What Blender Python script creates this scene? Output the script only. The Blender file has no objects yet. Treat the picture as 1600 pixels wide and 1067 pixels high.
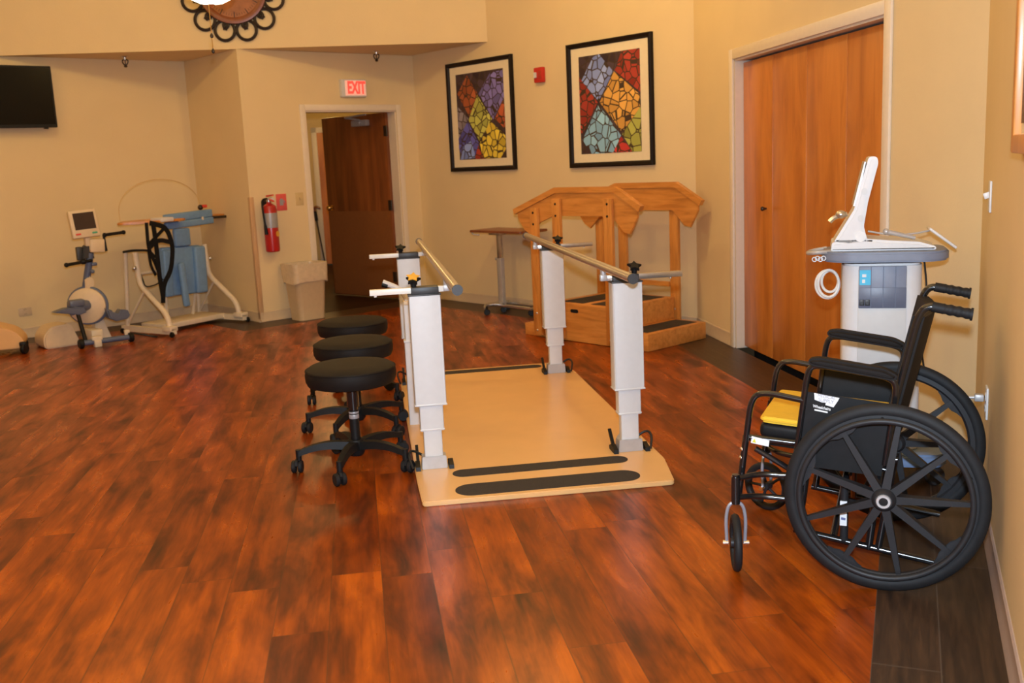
import bpy, bmesh, math, random
from mathutils import Vector, Matrix, Euler
random.seed(4)
S = bpy.context.scene
COL = S.collection
R = math.radians
PI = math.pi

# ------------------------------------------------------------------ camera
PITCH, ROLL, FPX, EYE = R(10.2), R(-2.66), 1560.0, 1.42
fw = Vector((0, math.cos(PITCH), -math.sin(PITCH)))
r0 = Vector((1, 0, 0)); u0 = r0.cross(fw)
rt = math.cos(ROLL) * r0 + math.sin(ROLL) * u0
up = -math.sin(ROLL) * r0 + math.cos(ROLL) * u0
cd = bpy.data.cameras.new('camera'); cam = bpy.data.objects.new('camera', cd); COL.objects.link(cam)
cd.sensor_width = 36; cd.lens = FPX / 1600 * 36; cd.clip_start = .05; cd.clip_end = 60
M = Matrix((rt, up, -fw)).transposed().to_4x4(); M.translation = (0, 0, EYE); cam.matrix_world = M
S.camera = cam
cd.dof.use_dof = True; cd.dof.focus_distance = 4.0; cd.dof.aperture_fstop = 4.5

# ------------------------------------------------------------------ world, exposure, large lights
w = bpy.data.worlds.new('world'); S.world = w; w.use_nodes = True
w.node_tree.nodes['Background'].inputs[0].default_value = (1, .72, .42, 1)
w.node_tree.nodes['Background'].inputs[1].default_value = .02
vs = S.view_settings
vs.view_transform = 'Standard'; vs.look = 'None'; vs.gamma = 1; vs.use_curve_mapping = False
vs.exposure = 0.0
WARM = (1, .69, .26)
def lamp(name, kind, loc, power, color, size=.1, rot=None, size_y=None, spot=None):
    l = bpy.data.lights.new(name, kind); l.energy = power; l.color = color
    if kind == 'AREA':
        l.size = size
        if size_y: l.shape = 'RECTANGLE'; l.size_y = size_y
    else:
        l.shadow_soft_size = size
    if spot: l.spot_size = spot; l.spot_blend = .6
    o = bpy.data.objects.new(name, l); COL.objects.link(o); o.location = loc
    if rot: o.rotation_euler = rot
    return o
# warm lamps under the high ceiling, in front of the lowered bay, followed by added fill lights
lamp('warm_lamp_or_fill', 'POINT', (.0, 7.2, 3.36), 62, WARM, .08)
lamp('warm_lamp_or_fill', 'POINT', (-3.0, 6.9, 3.45), 41, WARM, .08)
lamp('soft_fill_light', 'AREA', (-.3, 3.4, 3.66), 40, WARM, 3.0, size_y=3.0)  # large unseen area light added as soft fill
lamp('warm_lamp_or_fill', 'POINT', (-2.6, -.9, 3.3), 95, WARM, .15)  # fill added behind the camera to lift the right-hand walls
lamp('warm_lamp_or_fill', 'POINT', (-5.4, 2.4, 3.3), 34, WARM, .15)  # extra unseen fill to brighten the lower left wall
lamp('warm_lamp_or_fill', 'POINT', (-4.3, 6.3, 3.5), 25, WARM, .25)  # added point fill for the left and back walls
# the camera's own flash, just above the lens
fl = lamp('camera_flash', 'AREA', (.02, .02, EYE + .17), 165, (.66, .82, 1), .07)
fl.rotation_euler = cam.matrix_world.to_euler()
lamp('hall_light', 'POINT', (-2.3, 13.2, 2.4), 45, WARM, .1)

# ------------------------------------------------------------------ materials
def new_mat(name):
    m = bpy.data.materials.new(name); m.use_nodes = True
    return m, m.node_tree, m.node_tree.nodes['Principled BSDF']
def N(nt, kind, **kw):
    n = nt.nodes.new(kind)
    for k, v in kw.items(): setattr(n, k, v)
    return n
def setin(n, **kw):
    for k, v in kw.items(): n.inputs[k.replace('_', ' ')].default_value = v
def mathn(nt, op, a, b=None, c=None):
    n = N(nt, 'ShaderNodeMath', operation=op)
    for i, x in enumerate((a, b, c)):
        if x is None: continue
        if isinstance(x, (int, float)): n.inputs[i].default_value = x
        else: nt.links.new(x, n.inputs[i])
    return n.outputs[0]
def ramp(nt, fac, stops):
    n = N(nt, 'ShaderNodeValToRGB'); cr = n.color_ramp
    while len(cr.elements) < len(stops): cr.elements.new(.5)
    for e, (p, c) in zip(cr.elements, stops): e.position = p; e.color = (*c, 1)
    nt.links.new(fac, n.inputs[0]); return n.outputs[0]
def mixc(nt, fac, a, b, mode='MIX'):
    n = N(nt, 'ShaderNodeMix', data_type='RGBA', blend_type=mode)
    for i, x in ((0, fac), (6, a), (7, b)):
        if isinstance(x, (int, float)): n.inputs[i].default_value = x
        elif isinstance(x, tuple): n.inputs[i].default_value = (*x, 1)
        else: nt.links.new(x, n.inputs[i])
    return n.outputs[2]
def plain(name, col, rough=.5, metal=0, var=.06, scale=30, bump=0, bscale=200, coat=0, spec=None):
    m, nt, b = new_mat(name)
    tc = N(nt, 'ShaderNodeTexCoord')
    n = N(nt, 'ShaderNodeTexNoise'); setin(n, Scale=scale, Detail=3)
    nt.links.new(tc.outputs['Object'], n.inputs['Vector'])
    lo = tuple(c * (1 - var) for c in col); hi = tuple(min(1, c * (1 + var)) for c in col)
    nt.links.new(ramp(nt, n.outputs[0], [(.3, lo), (.7, hi)]), b.inputs['Base Color'])
    b.inputs['Roughness'].default_value = rough; b.inputs['Metallic'].default_value = metal
    if coat: b.inputs['Coat Weight'].default_value = coat; b.inputs['Coat Roughness'].default_value = .15
    if spec is not None: b.inputs['Specular IOR Level'].default_value = spec
    if bump:
        n2 = N(nt, 'ShaderNodeTexNoise'); setin(n2, Scale=bscale, Detail=4)
        nt.links.new(tc.outputs['Object'], n2.inputs['Vector'])
        bp = N(nt, 'ShaderNodeBump'); setin(bp, Strength=bump, Distance=.004)
        nt.links.new(n2.outputs[0], bp.inputs['Height']); nt.links.new(bp.outputs[0], b.inputs['Normal'])
    return m
def wood(name, c1, c2, c3, rough=.4, stretch=(14, 14, 1.2), coat=.2, scale=2.0):
    m, nt, b = new_mat(name)
    tc = N(nt, 'ShaderNodeTexCoord'); mp = N(nt, 'ShaderNodeMapping'); mp.inputs['Scale'].default_value = stretch
    nt.links.new(tc.outputs['Object'], mp.inputs[0])
    n = N(nt, 'ShaderNodeTexNoise'); setin(n, Scale=scale, Detail=6, Roughness=.6, Distortion=.6)
    nt.links.new(mp.outputs[0], n.inputs['Vector'])
    nt.links.new(ramp(nt, n.outputs[0], [(.28, c1), (.5, c2), (.74, c3)]), b.inputs['Base Color'])
    b.inputs['Roughness'].default_value = rough
    if coat: b.inputs['Coat Weight'].default_value = coat; b.inputs['Coat Roughness'].default_value = .2
    return m
def glow(name, col, strength, base=(.8, .8, .8)):
    m, nt, b = new_mat(name)
    b.inputs['Base Color'].default_value = (*base, 1)
    b.inputs['Emission Color'].default_value = (*col, 1); b.inputs['Emission Strength'].default_value = strength
    return m
PLANK_ROT = R(8.5)
def floor_main():
    m, nt, b = new_mat('orange_wood_planks')
    tc = N(nt, 'ShaderNodeTexCoord'); mp = N(nt, 'ShaderNodeMapping'); mp.inputs['Rotation'].default_value = (0, 0, -PLANK_ROT)
    nt.links.new(tc.outputs['Object'], mp.inputs[0])
    sx = N(nt, 'ShaderNodeSeparateXYZ'); nt.links.new(mp.outputs[0], sx.inputs[0])
    x = mathn(nt, 'DIVIDE', sx.outputs[0], .176); row = mathn(nt, 'FLOOR', x); fx = mathn(nt, 'FRACT', x)
    wn = N(nt, 'ShaderNodeTexWhiteNoise', noise_dimensions='1D'); nt.links.new(row, wn.inputs['W'])
    y = mathn(nt, 'ADD', mathn(nt, 'DIVIDE', sx.outputs[1], 1.22), mathn(nt, 'MULTIPLY', wn.outputs[0], 7.3))
    cy = mathn(nt, 'FLOOR', y); fy = mathn(nt, 'FRACT', y)
    cmb = N(nt, 'ShaderNodeCombineXYZ'); nt.links.new(row, cmb.inputs[0]); nt.links.new(cy, cmb.inputs[1])
    pr = N(nt, 'ShaderNodeTexWhiteNoise', noise_dimensions='2D'); nt.links.new(cmb.outputs[0], pr.inputs['Vector'])
    # grain coordinates shifted per plank
    off = N(nt, 'ShaderNodeVectorMath', operation='SCALE'); nt.links.new(pr.outputs['Color'], off.inputs[0]); off.inputs['Scale'].default_value = 19
    add = N(nt, 'ShaderNodeVectorMath', operation='ADD'); nt.links.new(mp.outputs[0], add.inputs[0]); nt.links.new(off.outputs[0], add.inputs[1])
    def noise(sc, scale, detail, dist=0):
        q = N(nt, 'ShaderNodeMapping'); q.inputs['Scale'].default_value = sc; nt.links.new(add.outputs[0], q.inputs[0])
        n = N(nt, 'ShaderNodeTexNoise'); setin(n, Scale=scale, Detail=detail, Distortion=dist, Roughness=.6)
        nt.links.new(q.outputs[0], n.inputs['Vector']); return n.outputs[0]
    cloud = noise((8.5, 1.9, 1), 1.0, 4, .35)
    grain = noise((60, 3.0, 1), 1.0, 5, .5)
    col = ramp(nt, cloud, [(.27, (.055, .0115, .002)), (.40, (.18, .032, .002)), (.54, (.35, .066, .003)), (.73, (.56, .118, .005))])
    fine = ramp(nt, grain, [(.3, (.62, .60, .58)), (.6, (1, 1, 1))])
    col = mixc(nt, .8, col, fine, 'MULTIPLY')
    tone = ramp(nt, pr.outputs['Value'], [(0, (.62, .56, .50)), (.5, (.92, .88, .84)), (1, (1.0, 1.0, 1.0))])
    col = mixc(nt, 1.0, col, tone, 'MULTIPLY')
    ex = mathn(nt, 'LESS_THAN', mathn(nt, 'ABSOLUTE', mathn(nt, 'SUBTRACT', fx, .5)), .489)
    ey = mathn(nt, 'LESS_THAN', mathn(nt, 'ABSOLUTE', mathn(nt, 'SUBTRACT', fy, .5)), .4985)
    e = mathn(nt, 'MULTIPLY', ex, ey)
    col = mixc(nt, e, mixc(nt, .55, col, (.07, .025, .008)), col)
    nt.links.new(col, b.inputs['Base Color'])
    nt.links.new(ramp(nt, cloud, [(.3, (.36,) * 3), (.7, (.25,) * 3)]), b.inputs['Roughness'])
    b.inputs['Specular IOR Level'].default_value = .28
    return m
def floor_border():
    m, nt, b = new_mat('dark_wood_border_planks')
    uv = N(nt, 'ShaderNodeUVMap'); sx = N(nt, 'ShaderNodeSeparateXYZ'); nt.links.new(uv.outputs[0], sx.inputs[0])
    x = mathn(nt, 'DIVIDE', sx.outputs[1], .18); row = mathn(nt, 'FLOOR', x); fx = mathn(nt, 'FRACT', x)
    y = mathn(nt, 'ADD', mathn(nt, 'DIVIDE', sx.outputs[0], 1.22), mathn(nt, 'MULTIPLY', row, .37)); cy = mathn(nt, 'FLOOR', y); fy = mathn(nt, 'FRACT', y)
    cmb = N(nt, 'ShaderNodeCombineXYZ'); nt.links.new(row, cmb.inputs[0]); nt.links.new(cy, cmb.inputs[1])
    pr = N(nt, 'ShaderNodeTexWhiteNoise', noise_dimensions='2D'); nt.links.new(cmb.outputs[0], pr.inputs['Vector'])
    q = N(nt, 'ShaderNodeMapping'); q.inputs['Scale'].default_value = (2.2, 26, 1); nt.links.new(uv.outputs[0], q.inputs[0])
    n = N(nt, 'ShaderNodeTexNoise'); setin(n, Scale=1.6, Detail=6, Roughness=.65, Distortion=.4); nt.links.new(q.outputs[0], n.inputs['Vector'])
    col = ramp(nt, n.outputs[0], [(.28, (.020, .011, .007)), (.5, (.045, .023, .012)), (.75, (.085, .042, .02))])
    tone = ramp(nt, pr.outputs['Value'], [(0, (.75, .75, .75)), (1, (1, 1, 1))])
    col = mixc(nt, 1.0, col, tone, 'MULTIPLY')
    ex = mathn(nt, 'LESS_THAN', mathn(nt, 'ABSOLUTE', mathn(nt, 'SUBTRACT', fx, .5)), .489)
    ey = mathn(nt, 'LESS_THAN', mathn(nt, 'ABSOLUTE', mathn(nt, 'SUBTRACT', fy, .5)), .498)
    col = mixc(nt, mathn(nt, 'MULTIPLY', ex, ey), (.075, .05, .035), col)
    nt.links.new(col, b.inputs['Base Color']); b.inputs['Roughness'].default_value = .42
    return m
def mosaic(name, col, seed):
    m, nt, b = new_mat(name)
    uv = N(nt, 'ShaderNodeUVMap'); mp = N(nt, 'ShaderNodeMapping'); mp.inputs['Scale'].default_value = (9, 11, 1); mp.inputs['Location'].default_value = (seed, seed * 2, 0)
    nt.links.new(uv.outputs[0], mp.inputs[0])
    v = N(nt, 'ShaderNodeTexVoronoi', feature='DISTANCE_TO_EDGE'); v.inputs['Scale'].default_value = 1.0; nt.links.new(mp.outputs[0], v.inputs['Vector'])
    v2 = N(nt, 'ShaderNodeTexVoronoi'); v2.inputs['Scale'].default_value = 1.0; nt.links.new(mp.outputs[0], v2.inputs['Vector'])
    sep = N(nt, 'ShaderNodeSeparateColor'); nt.links.new(v2.outputs['Color'], sep.inputs[0])
    shade = ramp(nt, sep.outputs[0], [(0, tuple(c * .65 for c in col)), (1, tuple(min(1, c * 1.35 + .02) for c in col))])
    line = mathn(nt, 'LESS_THAN', v.outputs['Distance'], .055)
    nt.links.new(mixc(nt, line, shade, (.05, .028, .018)), b.inputs['Base Color'])
    b.inputs['Roughness'].default_value = .6
    return m

MT = dict(
 wall=plain('beige_wall_paint', (.76, .60, .35), .75, var=.02, scale=3, bump=.25, bscale=90),
 ceil=plain('cream_ceiling_paint', (.74, .59, .36), .85, var=.02, scale=3),
 trim=plain('cream_trim_paint', (.78, .68, .56), .45, var=.02),
 base=plain('tan_vinyl_baseboard', (.60, .47, .32), .5, var=.03),
 baseD=plain('mauve_vinyl_baseboard', (.42, .30, .24), .45, var=.03),
 floor=floor_main(), border=floor_border(),
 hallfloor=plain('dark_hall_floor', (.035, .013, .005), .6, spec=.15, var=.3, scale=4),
 hallwall=plain('yellow_hall_paint', (.62, .46, .22), .8, var=.02),
 doorC=wood('birch_door_veneer', (.42, .125, .018), (.58, .195, .03), (.68, .25, .042), .38, (5, 5, .9), .15, 1.6),
 doorD=wood('dark_walnut_door_veneer', (.13, .036, .009), (.22, .062, .014), (.33, .10, .022), .42, (6, 6, .6), .1, 1.6),
 kick=plain('brown_kick_plate', (.24, .085, .024), .5, var=.05),
 oak=wood('honey_oak', (.46, .165, .028), (.62, .245, .045), (.72, .31, .07), .4, (18, 2, 18), .25, 1.8),
 oakv=wood('honey_oak_upright', (.46, .165, .028), (.62, .245, .045), (.72, .31, .07), .4, (18, 18, 2), .25, 1.8),
 oaklight=wood('pale_wood_strip', (.50, .30, .15), (.58, .36, .19), (.64, .42, .24), .5, (18, 18, 1.5), .1),
 tabletop=wood('cherry_laminate', (.16, .045, .014), (.22, .062, .018), (.27, .085, .025), .4, (2, 12, 12), .2),
 tread=plain('black_grit_tread', (.035, .028, .022), .9, var=.3, scale=200, bump=.6, bscale=400),
 beige=plain('beige_laminate', (.78, .47, .19), .38, var=.03, scale=6, coat=.15),
 alu=plain('anodised_aluminium', (.66, .67, .68), .45, .1, var=.02),
 alugrey=plain('grey_cast_metal', (.50, .49, .49), .45, .4, var=.05),
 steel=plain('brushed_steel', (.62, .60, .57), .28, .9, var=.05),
 chrome=plain('chrome', (.8, .8, .8), .12, 1, var=.02),
 black=plain('black_plastic', (.008, .008, .0085), .5, spec=.25, var=.2),
 blackmatte=plain('black_nylon', (.008, .008, .009), .8, spec=.2, var=.2),
 blackgloss=plain('black_enamel_tube', (.008, .008, .009), .18, var=.1, coat=.5),
 vinyl=plain('black_vinyl', (.009, .0065, .0055), .65, spec=.22, var=.15, bump=.15, bscale=300),
 rubber=plain('black_rubber', (.011, .011, .012), .62, spec=.3, var=.15),
 magrim=plain('charcoal_moulded_nylon', (.017, .017, .019), .48, spec=.35, var=.1),
 charcoal=plain('charcoal_plastic', (.035, .036, .040), .45, var=.1),
 yellow=plain('yellow_vinyl', (.78, .48, .035), .4, var=.05),
 goldknob=plain('amber_yellow', (.75, .40, .05), .4, var=.1),
 white=plain('white_plastic', (.68, .67, .67), .4, var=.02),
 offwhite=plain('off_white_enamel', (.72, .62, .48), .45, var=.03),
 cream=plain('cream_plastic', (.70, .56, .38), .5, var=.03),
 almond=plain('almond_plastic', (.62, .47, .24), .45, var=.02),
 bluepad=plain('sky_blue_vinyl', (.16, .30, .52), .5, var=.06),
 blueframe=plain('slate_blue_paint', (.10, .13, .22), .45, var=.05),
 greyblue=plain('grey_blue_plastic', (.20, .23, .31), .45, var=.04),
 greybluedark=plain('dark_grey_blue_plastic', (.115, .135, .20), .4, var=.04),
 baseblue=plain('blue_base_plastic', (.16, .24, .40), .45, var=.05),
 cyan=plain('cyan_label', (.07, .52, .80), .5, var=.02),
 palegrey=plain('pale_grey_plastic', (.62, .63, .63), .45, var=.02),
 screen=plain('dark_screen_glass', (.004, .0035, .0035), .25, spec=.15, var=.05),
 monscreen=plain('brown_black_screen', (.035, .018, .018), .2, var=.05),
 red=plain('red_enamel', (.42, .010, .012), .28, var=.05, coat=.4),
 redsign=plain('red_sign', (.72, .10, .09), .45, var=.05),
 alarmred=plain('red_plastic', (.55, .022, .018), .4, var=.05),
 silverlabel=plain('silver_label', (.36, .36, .38), .4, .2),
 green=plain('green_button', (.05, .35, .22), .4), redbtn=plain('red_button', (.7, .06, .04), .4),
 mat_board=plain('cream_mat_board', (.82, .72, .52), .8, var=.02),
 frame=plain('dark_espresso_frame', (.010, .0055, .004), .5, spec=.2, var=.1),
 brass=plain('brass', (.65, .45, .2), .25, 1), bronze=plain('dark_bronze', (.06, .045, .035), .4, .7),
 iron=plain('wrought_iron', (.022, .013, .012), .5, .3), clockface=plain('brown_clock_face', (.34, .12, .035), .5, var=.2, scale=12),
 clockring=plain('mahogany_ring', (.22, .06, .016), .35, var=.1),
 liner=plain('clear_bag_film', (.66, .53, .36), .25, var=.08, bump=.5, bscale=40), bin=plain('tan_bin_plastic', (.60, .46, .28), .5, var=.03),
 bulb=glow('lit_frosted_glass', (1, .80, .50), 9), exitred=glow('lit_red_letters', (1, .05, .03), 1.6, (.6, .02, .02)), exitface=glow('lit_exit_face', (1, .42, .32), .45, (.7, .5, .4)),
 ledwhite=plain('white_print', (.78, .79, .80), .5), stickery=plain('yellow_warning_print', (.60, .58, .04), .5),
 labelblue=plain('blue_print', (.12, .14, .30), .5), greyprint=plain('grey_print', (.30, .30, .34), .5),
 fork=plain('grey_fork_alloy', (.34, .36, .42), .35, .4), tipflash=plain('flash_lit_square_tube', (.86, .84, .78), .35, var=.02),
 cord=plain('white_cord', (.78, .76, .72), .5), blackcord=plain('black_cord', (.01, .01, .01), .5),
 wire=plain('tan_cable', (.66, .46, .22), .5), rail=plain('satin_steel_rail', (.66, .61, .55), .32, .85, var=.04),
)

# ------------------------------------------------------------------ mesh builder
class MB:
    def __init__(s): s.bm = bmesh.new()
    def _merge(s, t, mat=None):
        if mat is not None: t.transform(mat)
        me = bpy.data.meshes.new('tmp'); t.to_mesh(me); t.free(); s.bm.from_mesh(me); bpy.data.meshes.remove(me); return s
    def box(s, c, size, rot=(0, 0, 0), bev=0, seg=2):
        t = bmesh.new(); bmesh.ops.create_cube(t, size=1)
        bmesh.ops.scale(t, vec=size, verts=t.verts)
        if bev: bmesh.ops.bevel(t, geom=t.edges[:], offset=min(bev, min(size) * .49), segments=seg, affect='EDGES', profile=.5)
        return s._merge(t, Matrix.Translation(c) @ Euler(rot).to_matrix().to_4x4())
    def tube(s, pts, r, n=10, closed=False, rr=None, sq=False):
        P = [Vector(p) for p in pts]; m = len(P); rings = []
        tan = []
        for i in range(m):
            a = P[(i - 1) % m] if (closed or i > 0) else P[i]; b = P[(i + 1) % m] if (closed or i < m - 1) else P[i]
            tan.append((b - a).normalized())
        ref = Vector((0, 0, 1)) if abs(tan[0].z) < .9 else Vector((1, 0, 0))
        nrm = (ref - ref.dot(tan[0]) * tan[0]).normalized(); bm = s.bm
        for i in range(m):
            nrm = (nrm - nrm.dot(tan[i]) * tan[i]).normalized(); bn = tan[i].cross(nrm)
            rad = rr[i] if rr else r
            if sq: offs = [nrm * rad + bn * rad, -nrm * rad + bn * rad, -nrm * rad - bn * rad, nrm * rad - bn * rad]
            else: offs = [nrm * rad * math.cos(2 * PI * k / n) + bn * rad * math.sin(2 * PI * k / n) for k in range(n)]
            rings.append([bm.verts.new(P[i] + o) for o in offs])
        k = 4 if sq else n
        for i in range(m if closed else m - 1):
            A, B = rings[i], rings[(i + 1) % m]
            for j in range(k): bm.faces.new((A[j], A[(j + 1) % k], B[(j + 1) % k], B[j]))
        if not closed:
            bm.faces.new(rings[0][::-1]); bm.faces.new(rings[-1])
        return s
    def cyl(s, p0, p1, r, r1=None, n=20): return s.tube([p0, p1], r, n, rr=[r, r if r1 is None else r1])
    def lathe(s, prof, n=32, mat=None, caps=True):
        t = bmesh.new(); rings = []
        for (r, z) in prof:
            rings.append([t.verts.new((r * math.cos(2 * PI * k / n), r * math.sin(2 * PI * k / n), z)) for k in range(n)] if r > 1e-6 else [t.verts.new((0, 0, z))])
        for A, B in zip(rings, rings[1:]):
            for k in range(n):
                a = [A[k % len(A)], A[(k + 1) % len(A)]]; b = [B[(k + 1) % len(B)], B[k % len(B)]]
                f = list(dict.fromkeys(a + b))
                if len(f) > 2:
                    try: t.faces.new(f)
                    except ValueError: pass
        if caps:
            for rg, fl_ in ((rings[0], True), (rings[-1], False)):
                if len(rg) > 2: t.faces.new(rg[::-1] if fl_ else rg)
        bmesh.ops.recalc_face_normals(t, faces=t.faces[:])
        return s._merge(t, mat)
    def prism(s, pts, h, mat=None, bev=0, seg=2):
        """polygon in local XY extruded 0..h along local Z, then moved by mat"""
        t = bmesh.new(); lo = [t.verts.new((p[0], p[1], 0)) for p in pts]; hi = [t.verts.new((p[0], p[1], h)) for p in pts]
        t.faces.new(lo[::-1]); t.faces.new(hi); m = len(pts)
        for i in range(m): t.faces.new((lo[i], lo[(i + 1) % m], hi[(i + 1) % m], hi[i]))
        bmesh.ops.recalc_face_normals(t, faces=t.faces[:])
        if bev: bmesh.ops.bevel(t, geom=[e for e in t.edges if any(len(f.verts) == m for f in e.link_faces)] if m > 4 else t.edges[:], offset=bev, segments=seg, affect='EDGES')
        return s._merge(t, mat)
    def ball(s, c, r, sc=(1, 1, 1), n=16):
        t = bmesh.new(); bmesh.ops.create_uvsphere(t, u_segments=n, v_segments=n // 2 + 2, radius=r)
        bmesh.ops.scale(t, vec=sc, verts=t.verts); return s._merge(t, Matrix.Translation(c))
    def torus(s, c, R_, r, axis='x', n=48, m=10, sc=(1, 1)):
        pts = []
        for k in range(n):
            a = 2 * PI * k / n; p, q = R_ * math.cos(a), R_ * math.sin(a)
            pts.append({'x': (c[0], c[1] + p, c[2] + q), 'y': (c[0] + p, c[1], c[2] + q), 'z': (c[0] + p, c[1] + q, c[2])}[axis])
        return s.tube(pts, r, m, closed=True)
    def build(s, name, mat, parent=None, smooth=38, loc=None, rotz=None):
        me = bpy.data.meshes.new(name)
        bmesh.ops.recalc_face_normals(s.bm, faces=s.bm.faces[:])
        s.bm.to_mesh(me); s.bm.free()
        if smooth:
            me.shade_smooth(); me.set_sharp_from_angle(angle=R(smooth))
        o = bpy.data.objects.new(name, me); COL.objects.link(o)
        me.materials.append(MT[mat] if isinstance(mat, str) else mat)
        if parent: o.parent = parent
        if loc: o.location = loc
        if rotz is not None: o.rotation_euler = (0, 0, rotz)
        return o
def rnd(pts, r=.03, n=5, closed=False):
    P = [Vector(p) for p in pts]; out = []
    for i, p in enumerate(P):
        if not closed and i in (0, len(P) - 1): out.append(p); continue
        a = P[i - 1]; b = P[(i + 1) % len(P)]
        ra = min(r, (a - p).length * .48); rb = min(r, (b - p).length * .48)
        p0 = p + (a - p).normalized() * ra; p1 = p + (b - p).normalized() * rb
        for k in range(n + 1):
            t = k / n; out.append((1 - t) ** 2 * p0 + 2 * t * (1 - t) * p + t * t * p1)
    return out
def rrect(w_, h_, r, n=5, c=(0, 0)):
    out = []
    for sx, sy, a0 in ((1, 1, 0), (-1, 1, 90), (-1, -1, 180), (1, -1, 270)):
        for k in range(n + 1):
            a = R(a0 + 90 * k / n); out.append((c[0] + sx * (w_ / 2 - r) + r * math.cos(a), c[1] + sy * (h_ / 2 - r) + r * math.sin(a)))
    return out
def XZ(y=0):   # local XY -> world XZ, extruding toward -Y from y
    return Matrix(((1, 0, 0, 0), (0, 0, -1, y), (0, 1, 0, 0), (0, 0, 0, 1)))
def YZ(x=0):   # local XY -> world YZ, extruding +X from x
    return Matrix(((0, 0, 1, x), (1, 0, 0, 0), (0, 1, 0, 0), (0, 0, 0, 1)))
def thing(name, label, cat, loc, rotz=0, group=None):
    o = bpy.data.objects.new(name, None); COL.objects.link(o); o.location = loc; o.rotation_euler = (0, 0, rotz)
    o.empty_display_size = .1
    return tag(o, label, cat, group)
def tag(o, label, cat, group=None):
    o['label'] = label; o['category'] = cat
    if group: o['group'] = group
    return o
def struct(o, label=None):
    o['kind'] = 'structure'
    if label: o['label'] = label
    return o
def dup(root, loc, rotz, label, group=None):
    def cp(o, par):
        c = o.copy(); COL.objects.link(c); c.parent = par
        for ch in o.children: cp(ch, c)
        return c
    c = cp(root, None); c.location = loc; c.rotation_euler = (0, 0, rotz); c['label'] = label
    if group: c['group'] = group
    return c
def text(body, size, depth, mat, name, parent, matrix, bold=0, squeeze=1):
    cu = bpy.data.curves.new(name, 'FONT'); cu.body = body; cu.size = size; cu.extrude = depth; cu.offset = bold
    cu.align_x = 'CENTER'; cu.align_y = 'CENTER'
    t = bpy.data.objects.new('tmp_text', cu); COL.objects.link(t)
    bpy.context.view_layer.update()
    me = bpy.data.meshes.new_from_object(t.evaluated_get(bpy.context.evaluated_depsgraph_get()))
    bpy.data.objects.remove(t); me.name = name
    me.transform(matrix @ Matrix.Diagonal((squeeze, 1, 1, 1)))
    me.materials.clear(); me.materials.append(MT[mat])
    o = bpy.data.objects.new(name, me); COL.objects.link(o); o.parent = parent
    return o

# ------------------------------------------------------------------ room shell
def D2(b): return Vector((math.sin(R(b)), math.cos(R(b))))
V2 = lambda *a: Vector(a)
ad = D2(49.3); bd = -D2(-41); cdv = D2(180 - 7.7); dd = D2(180 + 21.9)
AJ, J, BE, BC, CD = V2(-3.176, 10.437), V2(-2.42, 9.575), V2(-.907, 10.856), V2(1.5247, 8.0587), V2(2.035, 4.2846)
AL = AJ - ad * 5.5; DL = CD + dd * 8; LL = V2(AL.x, DL.y)
HI, LO = 3.75, 2.56
def wall(name, p, q, z0=0, z1=HI, holes=(), t=.12, mat='wall'):
    """wall from p to q, room on the right-hand side of p->q; thickness goes left"""
    d = (q - p); L = d.length; d.normalize(); n = V2(-d.y, d.x)
    m = Matrix(((d.x, n.x, 0, p.x), (d.y, n.y, 0, p.y), (0, 0, 1, 0), (0, 0, 0, 1)))
    b = MB(); x = 0
    for (a, c, h) in list(holes) + [(L, L, z1)]:
        if a > x: b.box(((x + a) / 2, t / 2, (z0 + z1) / 2), (a - x, t, z1 - z0))
        if c > a: b.box(((a + c) / 2, t / 2, (h + z1) / 2), (c - a, t, z1 - h))
        x = c
    b.bm.transform(m)
    return struct(b.build(name, mat, smooth=0))
struct(wall('wall_left', AL, AJ))
struct(wall('wall_alcove', AJ, J, z1=LO))
SE0, SE1, DOORH = .662, 1.735, 2.0
wall('wall_back', J, BE, z1=LO, holes=[(SE0, SE1, DOORH)])
wall('wall_pictures', BE, BC)
CDL = (V2(1.6414, 7.1957) - BC).length; CDR = (V2(1.922, 5.119) - BC).length
wall('wall_right', BC, CD, holes=[(CDL, CDR, 2.05)])
wall('wall_near_right', CD, DL)
wall('wall_rear', DL, LL)
wall('wall_far_left', LL, AL)
# bulkhead over the lowered bay, from the left wall past the corner to the picture wall
BA, BB = V2(-4.52, 9.262), V2(-.10, 9.930)
bdir = (BB - BA).normalized(); bn = V2(-bdir.y, bdir.x)
b = MB(); q0 = BA - bdir * .06; q1 = BB + bdir * .06
b.prism([q0, q1, q1 + bn * .14, q0 + bn * .14], HI - LO, Matrix.Translation((0, 0, LO)))
struct(b.build('wall_bulkhead', 'wall', smooth=0))
b = MB(); b.prism([BA + bn * .02, J + bn * .02, BB + bn * .02, BE, V2(J.x + .02, J.y + .12), AJ][::1], .06, Matrix.Translation((0, 0, LO + .002)))
struct(b.build('ceiling_low', 'ceil', smooth=0))
POLY = [AL, AJ, J, BE, BC, CD, DL, LL]
b = MB(); b.prism([p for p in POLY[::-1]], .08, Matrix.Translation((0, 0, HI)))
struct(b.build('ceiling', 'ceil', smooth=0))
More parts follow.
